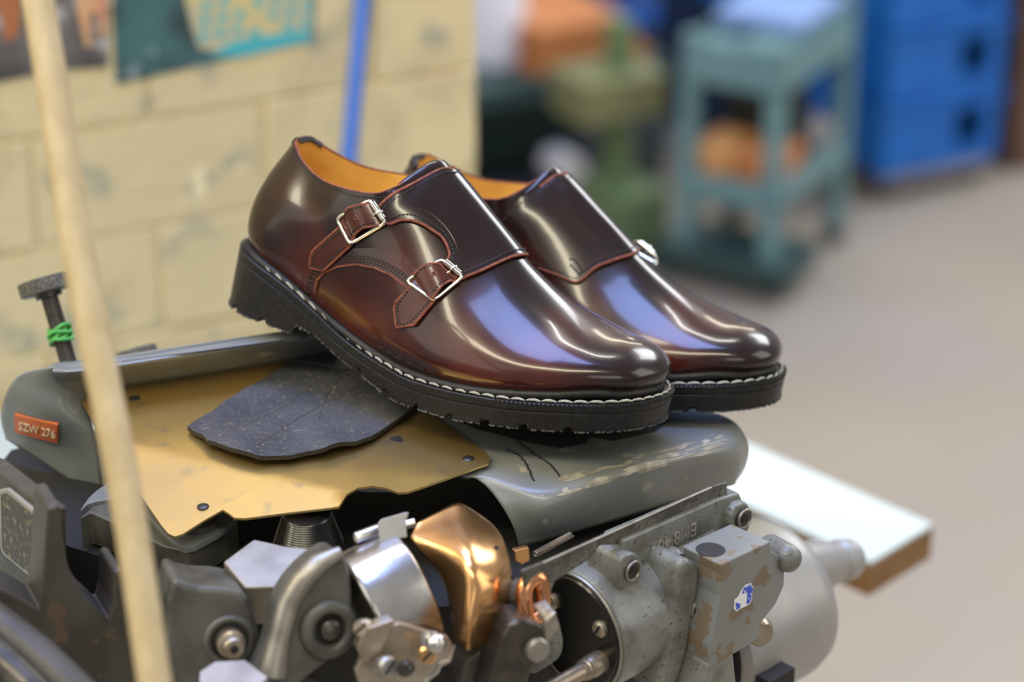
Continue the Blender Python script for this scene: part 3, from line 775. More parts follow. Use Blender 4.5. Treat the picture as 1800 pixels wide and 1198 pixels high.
# ---------------- straps and buckles
def buckle(idx,corn,inside,tail,hole,roll,centre,dirv):
    """corn: 4 px corners (left, top, right, bottom); roll: px ends of the roller"""
    C4=[]
    for q in corn:
        p,n=pxl(*q); C4.append(p+n*.0042)
    c0=sum(C4,Vector())/4; pth=[]
    for k in range(4):
        a,b,c=C4[k-1],C4[k],C4[(k+1)%4]
        for t in (0,.5,1):
            e=b+(a-b).normalized()*.0028; g=b+(c-b).normalized()*.0028
            pth.append((e*(1-t)+b*t).lerp(b*(1-t)+g*t,t))
    full=[]
    for a,b in zip(pth,pth[1:]+pth[:1]):
        m_=max(1,int((b-a).length/.002)); full+=[a.lerp(b,i/m_) for i in range(m_)]
    nrm=(C4[1]-C4[0]).cross(C4[3]-C4[0]).normalized()
    if nrm.y>0: nrm.negate()
    mb=MB(); mb.tube(full,.00115,10,closed=True)
    spec('bk%d'%idx,'buckle',mb.v,mb.f,'chrome',smooth=60)
    a=C4[1].lerp(C4[2],.14)+nrm*.0004; b=C4[1].lerp(C4[2],.86)+nrm*.0004
    mb=MB(); mb.lathe(a,b,[(0,.0016),(.02,.0021),(.56,.0021),(.58,.0015),(.62,.0015),(.64,.0021),(.98,.0021),(1,.0016)],20)
    spec('rl%d'%idx,'buckle_roller',mb.v,mb.f,'chrome',parent='bk%d'%idx,smooth=40)
    mid=a.lerp(b,.60); inn=(C4[0].lerp(C4[3],.5)-mid).normalized()
    ax=(b-a).normalized(); pts=[]
    for k in range(9):
        t=math.pi*k/8; pts.append(mid-inn*.0024*math.cos(t)+nrm*.0027*math.sin(t))
    pts=[mid-inn*.0024-nrm*.002]+pts+[mid+inn*.005+nrm*.0004,mid+inn*.007-nrm*.002]
    mb=MB(); mb.tube(pts,.0008,8); spec('pr%d'%idx,'buckle_prong',mb.v,mb.f,'chrome',parent='bk%d'%idx,smooth=60)
    cu,cv=centre; dx,dy=dirv; L=math.hypot(dx,dy)
    def hh(x,y):
        s=((x-cu)*dx+(y-cv)*dy)/L/L   # -1 at the tail side, +1 at the roller
        return .0012+.0042*max(0,1-s*s*1.0)
    v_,f_,m_=patch([Vector(p) for p in inside],3.5,pxl,hh,.0016)
    spec('si%d'%idx,'strap',v_,f_,['strapleather','rawedge'],mi=m_,smooth=50)
    r1=rimtube(inside,3,pxl,hh,.0016,.0008); spec('sr%d'%idx,'raw_edge',r1.v,r1.f,'rawedge',parent='si%d'%idx,smooth=70)
    mb=MB()
    for q in hole:
        p,n=pxl(*q); p=p+n*(hh(*q)+.0017); u=n.orthogonal().normalized(); w_=n.cross(u)
        mb.tube([p+(u*math.cos(t)+w_*math.sin(t))*.0013 for t in [2*math.pi*i/12 for i in range(12)]],.0004,6,closed=True)
        mb2=MB(); mb2.cyl(p-n*.0003,p+n*.0001,.0010,n=12); 
        spec('ho%d%d'%(idx,hole.index(q)),'strap_hole',mb2.v,mb2.f,'thread',parent='si%d'%idx)
    spec('hr%d'%idx,'hole_edge',mb.v,mb.f,'rawedge',parent='si%d'%idx,smooth=60)
    v_,f_,m_=patch([Vector(p) for p in tail],4,pxl,.0012,.0017)
    spec('ta%d'%idx,'strap_tail',v_,f_,['strapleather','rawedge'],mi=m_,smooth=50,label='pointed burgundy strap end with dark stitching')
    r1=rimtube(tail,3,pxl,.0012,.0017,.0009); spec('tr%d'%idx,'raw_edge',r1.v,r1.f,'rawedge',parent='ta%d'%idx,smooth=70)
    return hh
h1=buckle(1,[(599,383),(655,351),(682,392),(622,428)],
  [(604,384),(609,376),(622,366),(645,359),(655,358),(676,396),(662,397),(648,399),(634,408),(620,424)],
  [(611,378),(604,396),(555,439),(550,450),(549,468),(573,474),(619,432),(628,420)],
  [(636,382),(616,396)],None,(641,386),(26,-12))
h2=buckle(2,[(719,494),(775,459),(814,491),(765,530)],
  [(724,498),(730,485),(742,474),(757,468),(770,467),(804,497),(791,497),(778,506),(764,527)],
  [(726,488),(724,506),(700,530),(697,543),(701,575),(731,571),(762,533),(772,518)],
  [(764,486)],None,(764,492),(28,-14))
def sst(par,key,lst):
    for i_,(P,h_) in enumerate(lst):
        mb=MB(); stitches(mb,P,pxl,6.2,4.2,h_,.00055); spec(key+str(i_),'strap_stitching',mb.v,mb.f,'thread',parent=par,smooth=70)
f1=lambda x,y:h1(x,y)+.0016
f2=lambda x,y:h2(x,y)+.0016
sst('ta1','sa',[([(607,402),(562,442),(556,462),(572,466),(612,430)],.0029)])
sst('ta2','sb',[([(721,512),(706,532),(704,545),(708,568),(727,564),(757,530)],.0029)])
sst('si1','sc',[([(613,378),(625,369),(646,363)],f1),([(622,412),(634,401),(650,393),(665,390)],f1)])
sst('si2','sd',[([(733,487),(745,476),(759,472)],f2),([(764,515),(776,502),(789,492)],f2)])
# on the left shoe the front buckle sits a little higher, over the edge of the flap
p0_,n0_=pxl(766,493); p1_,n1_=xt(.183,.58)
mir_=lambda q: Vector((q.x,-q.y,q.z))
BKM=Matrix.Translation(mir_(p1_)+mir_(n1_)*.0012)@mir_(n0_).rotation_difference(mir_(n1_)).to_matrix().to_4x4()@Matrix.Translation(-mir_(p0_))
def make_shoe(mat,mir,label):
    root=thing('monk_strap_shoe',None,label,'shoe',mat=mat); objs={}
    for key,name,v,f,mats,par,mi,sm,lab in SPEC:
        vv=[Vector((p.x,-p.y,p.z)) if mir else Vector(p) for p in v]
        mm=[M[x] for x in mats] if isinstance(mats,list) else M[mats]
        if mir and key in('bk2','rl2','pr2'):
            vv=[BKM@q for q in vv]
        objs[key]=put(name,vv,f,mm,objs[par] if par else root,smooth=sm,label=lab,matidx=mi,world=False)
    return root
make_shoe(MN,False,'right burgundy double monk shoe in front, both silver buckles facing the camera')
make_shoe(MF,True,'left burgundy monk shoe behind, its inner side showing beyond the other shoe')

# ================================================================ the skiving machine
Y44=R_(44); aH=Vector((math.cos(Y44),math.sin(Y44),0)); bH=Vector((math.sin(Y44),-math.cos(Y44),0))
Y25=R_(25); a25=Vector((math.cos(Y25),math.sin(Y25),0)); b25=Vector((math.sin(Y25),-math.cos(Y25),0))
nL=Vector((-.83,-.557,0)); dL=Vector((.557,-.83,0))
mach=thing('skiving_machine',Vector((0,1.35,.751)),'old grey leather skiving machine with a brass table plate, carrying the shoes','machine')
TZ=1.050
def pz(pts,z): return [Z(x,y,z) for x,y in pts]
def pv(pts,anchor,n): return [PL(x,y,anchor,n) for x,y in pts]
# added filler body; its black stands in for shade in the gaps
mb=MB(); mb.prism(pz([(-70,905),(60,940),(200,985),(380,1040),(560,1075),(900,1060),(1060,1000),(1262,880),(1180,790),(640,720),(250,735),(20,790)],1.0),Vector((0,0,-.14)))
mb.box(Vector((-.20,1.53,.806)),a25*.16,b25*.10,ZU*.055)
mb.build('dark_filler',M['darkvoid'],mach,smooth=0)
# ---- top cover: ridge along the back
R0=[(22,680),(190,656),(560,604),(618,600)]
def zrow(pts,zs): return [Z(p[0],p[1],z) for p,z in zip(pts,zs)]
def rr(*q): return [Z(x,y,z) for x,y,z in q]
def seg(r,n=3):
    o=[]
    for p,q in zip(r,r[1:]): o+=[p.lerp(q,k/n) for k in range(n)]
    return o+[r[-1]]
rows=[rr((120,702,TZ-.006),(112,694,1.053),(100,672,1.068),(92,656,1.079),(96,644,1.081),(104,636,1.074),(108,640,1.03)),
      rr((150,694,TZ-.006),(152,688,1.053),(156,668,1.066),(158,652,1.0805),(160,641,1.082),(166,630,1.078),(168,634,1.03)),
      rr((400,656,TZ-.006),(399,650,1.053),(397,632,1.066),(395,615,1.0805),(394,602,1.082),(396,596,1.078),(398,600,1.03)),
      rr((560,630,TZ-.006),(559,623,1.053),(556,606,1.066),(553,592,1.0805),(548,580,1.082),(546,576,1.078),(548,580,1.03)),
      rr((615,622,TZ-.006),(612,615,1.053),(606,604,1.058),(602,594,1.062),(596,584,1.063),(594,580,1.060),(596,584,1.03))]
v,f=loft(rows,10,5); put('cover_ridge',v,f,M['paint'],mach,smooth=50)
# painted line on the ridge
mb=MB(); mb.tube([Z(x,y,1.0822) for x,y in ((215,636),(320,622),(430,607),(540,592))],.0005,6); mb.build('ridge_seam',M['darkvoid'],mach)
# ---- left end of the cover (label face)
rows=[zrow([(58,650),(30,662),(10,692),(2,735),(10,772)],[1.076,1.070,1.057,1.036,1.018]),
      zrow([(92,645),(70,676),(60,715),(56,765),(62,805)],[1.080,1.067,1.052,1.028,1.010]),
      zrow([(128,641),(112,688),(108,735),(112,790),(122,845)],[1.081,1.062,1.046,1.020,.998]),
      zrow([(158,640),(150,694),(164,752),(176,815),(182,886)],[1.081,1.053,1.038,1.015,.985])]
v,f=loft(rows,8,6); face=put('cover_end',v,f,M['paint'],mach,smooth=60,solid=.004)
BVE=BVHTree.FromPolygons(v,f)
rows=[[Z(146,690,TZ),Z(158,720,1.046),Z(168,760,1.036),Z(176,815,1.015),Z(182,886,.985)],
      [Z(170,700,TZ-.003),Z(185,740,1.040),Z(200,790,1.028),Z(215,850,1.005),Z(228,900,.98)]]
v,f=loft(rows,4,6); put('cover_corner',v,f,M['paint'],mach,smooth=60,solid=.003)
def onface(x,y,off=.0008,bv=None):
    r=ray(x,y); h,n,i,d=(bv or BVE).ray_cast(CAM,r.normalized())
    if h is None: return None
    if n.dot(r)>0: n=-n
    return h+n*off
# label tape
LC=[onface(*q) for q in ((28,725),(103,743),(103,775),(29,757))]
nrm=(LC[1]-LC[0]).cross(LC[3]-LC[0]).normalized()
if nrm.dot(CAM-LC[0])<0: nrm.negate()
mb=MB(); mb.prism([p-nrm*.0006 for p in LC],nrm*.0018); lb=mb.build('label_tape',M['label'],mach,smooth=0,label='orange embossed label tape reading SZW 276')
def text(s,name,p0,ux,uy,h,mat,parent,ext=.0004,sx=1):
    """flat raised lettering: origin p0, x direction ux, y direction uy, letter height h"""
    c=bpy.data.curves.new('t','FONT'); c.body=s; c.size=1; c.extrude=.0; c.offset=.004
    o=bpy.data.objects.new('t',c); COL.objects.link(o); bpy.context.view_layer.update()
    me=bpy.data.meshes.new_from_object(o.evaluated_get(bpy.context.evaluated_depsgraph_get())); bpy.data.objects.remove(o)
    ux=ux.normalized(); uy=uy.normalized(); n=ux.cross(uy); k=h/.70
    V_=[p0+ux*(v.co.x*k*sx)+uy*(v.co.y*k) for v in me.vertices]; F_=[tuple(p.vertices) for p in me.polygons]
    bpy.data.meshes.remove(me)
    return put(name,V_,F_,mat,parent,smooth=0,solid=-ext)
ux=(LC[1]-LC[0]); uy=(LC[0]-LC[3]); W_=ux.length; H_=uy.length
text('SZW 276','label_text',LC[3]+ux*.10+uy*.28+nrm*.0016,ux,uy,H_*.42,M['labelprint'],lb,sx=W_*.86/(H_*.42/.70)/3.9)
# ---- top cover, right part: falls away at the back, rolls over at the front into a skirt
rows=[zrow([(600,640),(680,770),(800,828),(838,842),(862,862),(884,892),(902,925),(914,962)],[TZ-.003,TZ-.003,TZ-.003,TZ-.005,TZ-.009,TZ-.016,TZ-.027,TZ-.043]),
      zrow([(720,655),(770,740),(870,815),(915,845),(945,868),(962,895),(972,925),(980,943)],[1.050,TZ-.001,TZ-.002,TZ-.003,TZ-.006,TZ-.014,TZ-.028,TZ-.040]),
      zrow([(850,640),(900,720),(980,790),(1024,822),(1046,840),(1058,853),(1070,884),(1080,915)],[1.039,1.047,TZ-.001,TZ-.003,TZ-.0045,TZ-.009,TZ-.024,TZ-.040]),
      zrow([(1010,640),(1060,705),(1110,765),(1150,796),(1168,808),(1178,820),(1188,850),(1196,880)],[1.010,1.026,1.042,1.044,1.043,1.038,1.023,1.008]),
      zrow([(1150,652),(1185,705),(1220,742),(1250,765),(1272,783),(1284,804),(1287,830),(1284,853)],[1.000,1.016,1.036,1.041,1.037,1.028,1.014,1.004]),
      zrow([(1190,662),(1228,715),(1266,728),(1292,742),(1310,766),(1316,792),(1308,824),(1290,851)],[.995,1.010,1.028,1.034,1.028,1.018,1.006,.998]),
      ]
v,f=loft(rows,10,6); put('top_cover',v,f,M['coverpaint'],mach,smooth=60,solid=.003)
BVC=BVHTree.FromPolygons(v,f)
# plain slab under the brass plate
mb=MB(); mb.prism(pz([(150,698),(600,622),(700,700),(800,800),(700,850),(640,850),(560,838),(400,800),(230,790)],TZ-.0012),Vector((0,0,-.006)))
mb.build('table_slab',M['paint'],mach,smooth=0,bevel=.001)
# ---- brass plate
PP=[(135,695),(360,657),(590,618),(612,620),(640,645),(735,716),(800,760),(850,795),(861,806),(858,818),(840,824),(780,846),(716,868),(700,869),(680,861),(655,857),(630,860),(610,872),(601,886),(596,894),(585,895),(500,905),(430,914),(412,913),(402,905),(392,899),(360,917),(322,941),(308,946),(296,941),(285,928),(240,862),(190,785)]
F0=Z(420,828,TZ); F1=Z(575,862,TZ); FX=Z(597,880,TZ).x
fd=(F1-F0).normalized(); FN=Vector((fd.y,-fd.x,0))
if FN.y>0: FN.negate()
def fold_drop(p):
    d=(p-F0).dot(FN)
    return SF_*d if (d>0 and p.x<FX) else 0
def pmap(u,v):
    # fold: the strip along the front edge dips
    p=Vector((u/1000,v/1000,TZ+.0004)); d=(p-F0).dot(FN)
    p.z-=fold_drop(p)
    return p,ZU
SF_=.22; NF=Vector((FN.x*SF_,FN.y*SF_,1)).normalized()
PW=[]
for x,y in PP:
    p=Z(x,y,TZ+.0004)
    if (p-F0).dot(FN)>0 and p.x<FX: p=PL(x,y,F0+ZU*.0004,NF)
    PW.append(p)
v,f,mi=patch([Vector((p.x*1000,p.y*1000)) for p in PW],5,pmap,0,.0014)
plate=put('brass_plate',v,f,M['brass'],mach,smooth=30)
for (x,y) in ((237,700),(357,890),(823,806)):
    c=Z(x,y,TZ+.0018)
    if (c-F0).dot(FN)>0 and c.x<FX: c=PL(x,y,F0+ZU*.0018,NF)
    mb=MB(); mb.lathe(c-ZU*.002,c+ZU*.0012,[(0,.0036),(.75,.0036),(1,.0024)],20); s=mb.build('screw',M['darksteel'],plate,smooth=40)
    MB().box(c+ZU*.0011,a25*.0026,b25*.0004,ZU*.0003).build('slot',M['darkvoid'],s,smooth=0)
# stain on the brass
mb=MB(); 
for dx,dy,r in ((0,0,.0030),(6,3,.0022),(-6,-1,.0020),(3,-3,.0018)):
    c=Z(697+dx,771+dy,TZ+.0019); mb.cyl(c,c+ZU*.00015,r,n=14)
mb.build('oil_stain',M['darkvoid'],plate,smooth=0,label='small black oil spot')
# ---- left bracket below the plate
mb=MB(); mb.prism(rounded(pz([(138,900),(158,882),(230,872),(300,950),(330,965),(395,930),(418,905),(418,880),(380,840),(200,840),(160,868)],1.026),1,.2),Vector((0,0,-.004)))
mb.build('table_bracket',M['paint'],mach,smooth=0,bevel=.0015)
mb=MB(); mb.prism(pz([(140,910),(160,900),(290,960),(330,968),(418,912),(412,890),(200,850)],1.0235),Vector((0,0,-.022)))
mb.build('bracket_body',M['castlight'],mach,smooth=0,bevel=.003)
c=Z(352,990,1.000); MB().lathe(c,c+ZU*.03,[(0,.0105),(.25,.012),(1,.012)],28).build('bracket_foot',M['castlight'],mach)
# ---- cone
c=Q(542,952,1.40); mb=MB(); prof=[]
for k in range(15): prof+= [(k/15,.0205-.0065*k/15),(k/15+.03,.0199-.0065*k/15)]
mb.lathe(c,c+ZU*.019,prof+[(1,.0135)],48); mb.build('ribbed_cone',M['black'],mach,smooth=25)
# ---- left post with the framed badge
An=Q(40,930,1.37)
def L_(pts,off=0,an=An): return [p+nL*off for p in pv(pts,an,nL)]
mb=MB(); mb.prism(L_([(-60,800),(-20,815),(84,898),(84,1010),(78,1200),(-60,1200)]),-nL*.012); mb.build('post_left',M['cast'],mach,smooth=0,bevel=.003)
mb=MB(); mb.prism(L_([(4,858),(18,856),(72,900),(78,912),(77,1012),(68,1020),(12,974),(6,962)],.0022),-nL*.003,0); fr=mb.build('badge_frame',M['aluminium'],mach,smooth=0,bevel=.0012,label='light metal frame of the badge')
mb=MB(); mb.prism(L_([(9,866),(17,864),(68,905),(72,914),(71,1006),(65,1011),(16,970),(11,961)],.0024),nL*.0004,0); mb.build('badge_field',M['badge'],fr,smooth=0,label='worn dark field of the badge')
c=PL(22,833,An,nL)-nL*.006+ZU*.001
# top face screw hole
q=Z(22,834,An.z+.0); 
# front casting sweeping down to the right
Af=Q(180,1080,1.345)
mb=MB(); mb.prism(pv([(84,893),(106,886),(112,950),(122,1000),(148,1048),(190,1088),(198,1062),(200,1004),(214,1000),(246,1060),(300,1240),(-80,1240),(-60,1010),(20,1040),(70,1070),(78,1000)],Af,b25),-b25*.03)
mb.build('frame_casting',M['cast'],mach,smooth=0,bevel=.004)
mb=MB(); mb.tube([Q(-40,1075,1.31),Q(60,1150,1.30),Q(150,1235,1.29)],.012,20); mb.build('lower_rib',M['cast'],mach,smooth=60)
mb=MB(); mb.tube([Q(-60,1110,1.295),Q(30,1190,1.285),Q(90,1250,1.28)],.011,20); mb.build('lower_rib',M['darksteel'],mach,smooth=60)
mb=MB(); mb.prism(pz([(-90,985),(40,1075),(190,1175),(420,1200),(620,1190),(600,1120),(300,1060),(60,960),(-80,900)],.955),Vector((0,0,-.085))); mb.build('base_frame',M['cast'],mach,smooth=0,bevel=.004)
# ---- cast block with the bolt in a round socket
Ab=Q(400,1120,1.325); nb=Vector((.28,-.93,.22)).normalized()
mb=MB(); mb.prism(rounded(pv([(296,1010),(340,1030),(400,1032),(432,1042),(452,1090),(458,1130),(440,1178),(400,1215),(330,1260),(285,1240)],Ab,nb),1,.2),-nb*.045)
blk=mb.build('bearing_block',M['castlight'],mach,smooth=0,bevel=.004)
c=PL(403,1125,Ab,nb); mb=MB(); mb.tube([c+(nb.orthogonal().normalized()*math.cos(t)+nb.cross(nb.orthogonal().normalized())*math.sin(t))*.0125 for t in [i*math.pi/12 for i in range(24)]],.0022,10,closed=True)
mb.build('socket_rim',M['castlight'],blk,smooth=60)
MB().cyl(c-nb*.002,c+nb*.0004,.0118).build('socket',M['darkvoid'],blk)
mb=MB(); mb.lathe(c+nb*.0004,c+nb*.016,[(0,.0078),(.45,.0078),(.5,.0064),(.9,.0064),(1,.0052)],24); bo=mb.build('bolt',M['steelbrown'],blk,smooth=40)
MB().cyl(c+nb*.0155,c+nb*.0163,.0026,n=6).build('bolt_socket',M['darkvoid'],bo,smooth=0)
# ---- steel foot
As=Z(450,1000,1.035); ns=Vector((.02,-.25,.97)).normalized()
mb=MB(); mb.prism(pv([(392,986),(446,946),(470,951),(500,958),(540,962),(577,964),(604,972),(560,990),(523,1008),(497,1031),(431,1032)],As,ns),-ns*.030)
mb.build('presser_foot',M['footsteel'],mach,smooth=0,bevel=.0015)
# ---- curved lever with an eye
Al=Q(560,1100,1.315); nl=Vector((.40,-.88,.25)).normalized()
mb=MB(); mb.prism(rounded(pv([(592,962),(612,985),(620,1030),(620,1085),(606,1128),(575,1165),(540,1190),(500,1230),(430,1240),(452,1190),(476,1140),(488,1090),(500,1045),(530,1005),(565,975)],Al,nl),2,.25),-nl*.022)
lev=mb.build('curved_lever',M['castlight'],mach,smooth=0,bevel=.005)
# bright rounded spine of the lever
mb=MB(); mb.tube([PL(x,y,Al,nl)+nl*.0005 for x,y in ((598,968),(560,990),(530,1020),(506,1062),(496,1100),(486,1140),(478,1185))],[.003,.0060,.0065,.0062,.0060,.0065,.008],16); mb.build('lever_spine',M['steel'],lev,smooth=60,label='polished rounded edge of the lever')
c=PL(576,1103,Al,nl); u=nl.orthogonal().normalized(); w_=nl.cross(u)
mb=MB(); mb.tube([c+nl*.002+(u*math.cos(t)+w_*math.sin(t))*.0125 for t in [i*math.pi/16 for i in range(32)]],.0042,12,closed=True); mb.build('eye_rim',M['castlight'],lev,smooth=60)
MB().cyl(c-nl*.001,c+nl*.0015,.0105).build('eye',M['darkvoid'],lev)
MB().lathe(c+nl*.0015,c+nl*.007,[(0,.0058),(.8,.0055),(1,.004)],24).build('eye_bolt',M['darksteel'],lev,smooth=40)
MB().prism(pv([(352,1180),(378,1163),(430,1160),(470,1190),(440,1215),(350,1215)],Q(400,1180,1.29),Vector((0,-.45,.9)).normalized()),Vector((0,0,-.003))).build('blade',M['footsteel'],mach,smooth=0)
# ---- silver drum
dr=Vector((.86,.42,.26)).normalized()
c0=Q(636,1076,1.345); R1=.0350
mb=MB(); mb.lathe(c0,c0+dr*.034,[(0,R1-.004),(0,R1),(.04,R1+.0008),(.10,R1),(.96,R1),(1,R1-.001)],72,caps=False); drum=mb.build('drum_shell',M['steelbright'],mach,smooth=40,solid=.0015)
MB().cyl(c0+dr*.004,c0+dr*.032,R1-.0025,n=48).build('drum_core',M['darksteel'],drum)
MB().lathe(c0-dr*.002,c0+dr*.004,[(0,.020),(.5,.0235),(1,.024)],40).build('drum_hub',M['darksteel'],drum)
# small screws before the drum
def screw(name,x,y,d,n,r,h,mat,par,slot=True):
    c=Q(x,y,d); n=n.normalized(); s=MB().lathe(c-n*h,c+n*h*.4,[(0,r*.8),(.1,r),(.8,r),(1,r*.75)],24).build(name,mat,par,smooth=40)
    if slot:
        u=n.orthogonal().normalized(); MB().box(c+n*h*.4,u*r*.75,n.cross(u)*r*.14,n*r*.08).build('slot',M['darkvoid'],s,smooth=0)
    return s
At=Q(710,1150,1.315); nt_=Vector((.30,-.93,.2)).normalized()
mb=MB(); mb.prism(pv([(655,1112),(700,1095),(788,1118),(797,1134),(790,1160),(772,1172),(760,1190),(742,1215),(640,1230),(625,1180)],At,nt_),-nt_*.006)
mb.build('guide_plate',M['steelbrown'],mach,smooth=0,bevel=.001)
mb=MB(); mb.tube([PL(x,y,At,nt_) for x,y in ((797,1132),(789,1160),(773,1168),(768,1180),(752,1192),(735,1215))],.0016,8); mb.build('guide_plate_edge',M['steelbright'],mach)
MB().prism(pv([(640,1105),(690,1088),(696,1094),(668,1150),(640,1165),(628,1140)],Q(660,1120,1.30),nt_),-nt_*.010).build('bracket_wedge',M['steelbrown'],mach,smooth=0,bevel=.001)
screw('screw',636,1104,1.30,Vector((-.3,-.8,.4)),.0052,.006,M['steelbrown'],mach)
screw('screw',682,1172,1.295,Vector((.5,-.7,.4)),.0060,.006,M['steel'],mach)
screw('screw',711,1175,1.292,Vector((-.3,-.8,.3)),.0045,.005,M['darksteel'],mach)
mb=MB(); c=Q(752,1122,1.300); e=Q(772,1134,1.285); mb.lathe(c,e,[(0,.0045),(.25,.0052),(.3,.0032),(.5,.0035),(.62,.0050),(.85,.0052),(1,.002)],24); mb.build('ball_stud',M['steelbright'],mach,smooth=60)
screw('screw',752,1150,1.305,Vector((0,-.8,.2)),.0052,.005,M['copper'],mach)
# ---- nozzle with its clip
mb=MB(); mb.lathe(Q(622,946,1.345),Q(668,931,1.35),[(0,.0020),(.06,.0034),(.9,.0040),(1,.0034)],20); noz=mb.build('nozzle',M['steelbright'],mach,smooth=40)
MB().cyl(Q(668,931,1.35),Q(728,918,1.355),.0028,n=18).build('nozzle_stem',M['steelbright'],noz)
mb=MB(); nc=Vector((.1,-.85,.5)).normalized(); mb.prism(pv([(664,920),(670,912),(712,900),(719,900),(713,918),(716,944),(668,952)],Q(690,925,1.338),nc),-nc*.0015); mb.build('nozzle_clip',M['aluminium'],noz,smooth=0,bevel=.0006)
# ---- bronze guard
g1=[Q(x,y,d) for x,y,d in ((733,918,1.352),(727,933,1.347),(723,948,1.343),(746,978,1.341),(772,1008,1.342),(786,1045,1.342),(793,1090,1.342),(798,1126,1.342))]
g2=[Q(x,y,d) for x,y,d in ((766,901,1.360),(762,918,1.352),(764,940,1.341),(786,966,1.330),(804,1000,1.324),(812,1035,1.321),(818,1085,1.316),(820,1140,1.320))]
g3=[Q(x,y,d) for x,y,d in ((804,884,1.372),(806,904,1.361),(812,930,1.345),(822,960,1.329),(830,996,1.318),(834,1035,1.315),(836,1085,1.316),(828,1142,1.322))]
g4=[Q(x,y,d) for x,y,d in ((826,892,1.374),(840,915,1.362),(855,942,1.348),(867,972,1.336),(874,1005,1.329),(874,1040,1.326),(868,1085,1.330),(848,1134,1.336))]
g5=[Q(x,y,d) for x,y,d in ((848,906,1.376),(867,922,1.366),(883,944,1.357),(893,970,1.350),(899,1000,1.344),(901,1040,1.346),(897,1085,1.350),(872,1114,1.355))]
v,f=loft([g1,g2,g3,g4,g5],8,4); put('bronze_guard',v,f,M['copper'],mach,smooth=70,solid=.002)
BVG=BVHTree.FromPolygons(v,f); p=onface(872,963,.0002,BVG)
if p: MB().cyl(p,p+(CAM-p).normalized()*.0006,.0013,n=14).build('guard_hole',M['darkvoid'],mach)
MB().prism(pv([(905,968),(930,962),(932,985),(918,992),(906,985)],Q(918,975,1.37),b25),-b25*.004).build('guard_tab',M['copper'],mach,smooth=0,bevel=.0006)
# ---- copper ring, steel hook, dark lever
cr0=Q(938,1052,1.335); nr=Vector((.55,-.80,.2)).normalized(); ur=(ZU-nr*ZU.dot(nr)).normalized(); wr=nr.cross(ur)
mb=MB(); pts=[]
for k in range(28):
    t=2*math.pi*k/28; x=math.copysign(abs(math.cos(t))**.7,math.cos(t))*.0062; y=math.copysign(abs(math.sin(t))**.7,math.sin(t))*.0115
    pts.append(cr0+ur*y+wr*x-ur*x*.3)
mb.tube(pts,.0048,14,closed=True); ring=mb.build('copper_ring',M['copperring'],mach,smooth=70,label='shiny copper ring')
MB().lathe(cr0-nr*.016,cr0-nr*.001,[(0,.008),(.5,.009),(1,.007)],28).build('ring_boss',M['castlight'],ring,smooth=50)
h=[[Q(936,1062,1.325),Q(948,1080,1.318),Q(956,1100,1.314),Q(964,1128,1.318)],[Q(958,1052,1.325),Q(968,1066,1.318),Q(976,1078,1.312),Q(984,1100,1.318)]]
v,f=loft(h,3,6); put('steel_hook',v,f,M['steel'],mach,smooth=60,solid=.002)
Ad=Q(915,1130,1.325)
mb=MB(); mb.prism(rounded(pv([(892,1100),(918,1088),(950,1096),(968,1112),(960,1140),(938,1170),(920,1240),(850,1240),(868,1180)],Ad,b25),1,.25),-b25*.022); dl_=mb.build('dark_lever',M['darksteel'],mach,smooth=0,bevel=.003)
c=PL(941,1136,Ad,b25)+b25*.004; nn_=Vector((.45,-.85,.25)).normalized()
MB().lathe(c-nn_*.006,c+nn_*.001,[(0,.0072),(.7,.0072),(.85,.0068),(1,.0050),(1,.0001)],32,caps=False).build('lever_bolt',M['steel'],dl_,smooth=30)
MB().cyl(c+nn_*.0004,c+nn_*.0009,.0045,n=24).build('bolt_recess',M['steelbrown'],dl_)
mb=MB(); mb.prism(rounded(pv([(956,1010),(974,996),(977,1004),(976,1024),(969,1038),(973,1070),(985,1098),(992,1130),(986,1155),(966,1170),(930,1190),(920,1150),(950,1060)],Q(970,1080,1.352),b25),1,.25),-b25*.006); mb.build('side_bracket',M['speck'],mach,smooth=0,bevel=.0012)
MB().prism(pv([(820,1160),(850,1140),(890,1110),(900,1130),(870,1240),(800,1240)],Q(850,1180,1.345),b25),-b25*.02).build('lower_casting',M['cast'],mach,smooth=0,bevel=.003)
# ---- housing: rail, flange, cylinder, block
RC=.0385; ca=Q(1014,1108,1.392)
def on_barrel(px,py,r=RC):
    t=1.30
    while t<1.5:
        p=Q(px,py,t)-ca; p-=aH*p.dot(aH)
        if p.length<=r: break
        t+=.0005
    return Q(px,py,t)
Ah=on_barrel(1135,991)
def Hp(pts,off=0): return [p+bH*off for p in pv(pts,Ah,bH)]
mb=MB(); mb.prism(Hp([(925,1006),(958,993),(1256,859),(1285,850),(1287,884),(1100,960),(1062,962),(1046,985),(985,1024),(972,1030),(930,1040)],-.003),-bH*.002); mb.build('rail',M['railpaint'],mach,smooth=0,bevel=.001)
mb=MB(); mb.tube([PL(x,y,Ah,bH)-bH*.0026 for x,y in ((960,992),(1110,925),(1256,859))],.0006,8); mb.build('rail_edge',M['steel'],mach,label='bright worn edge of the rail')
mb=MB(); 
for k in range(46):
    t=k/45; c=Q(945+t*62,972-t*34,1.383); a_=k*1.4
    mb.v.append(c) if False else None
pts=[]
for k in range(170):
    t=k/169; c=Q(940,974,1.385).lerp(Q(1004,939,1.39),t); an=t*2*math.pi*21; pts.append(c+ZU*.0018*math.sin(an)+bH*.0018*math.cos(an))
MB().tube(pts,.0004,5).build('spring',M['steelbrown'],mach)
mb=MB(); mb.prism(Hp([(1096,950),(1262,878),(1300,866),(1308,885),(1306,925),(1282,940),(1170,990),(1112,1020),(1088,1030)],0),-bH*.016); fl_=mb.build('flange',M['speck'],mach,smooth=0,bevel=.0015)
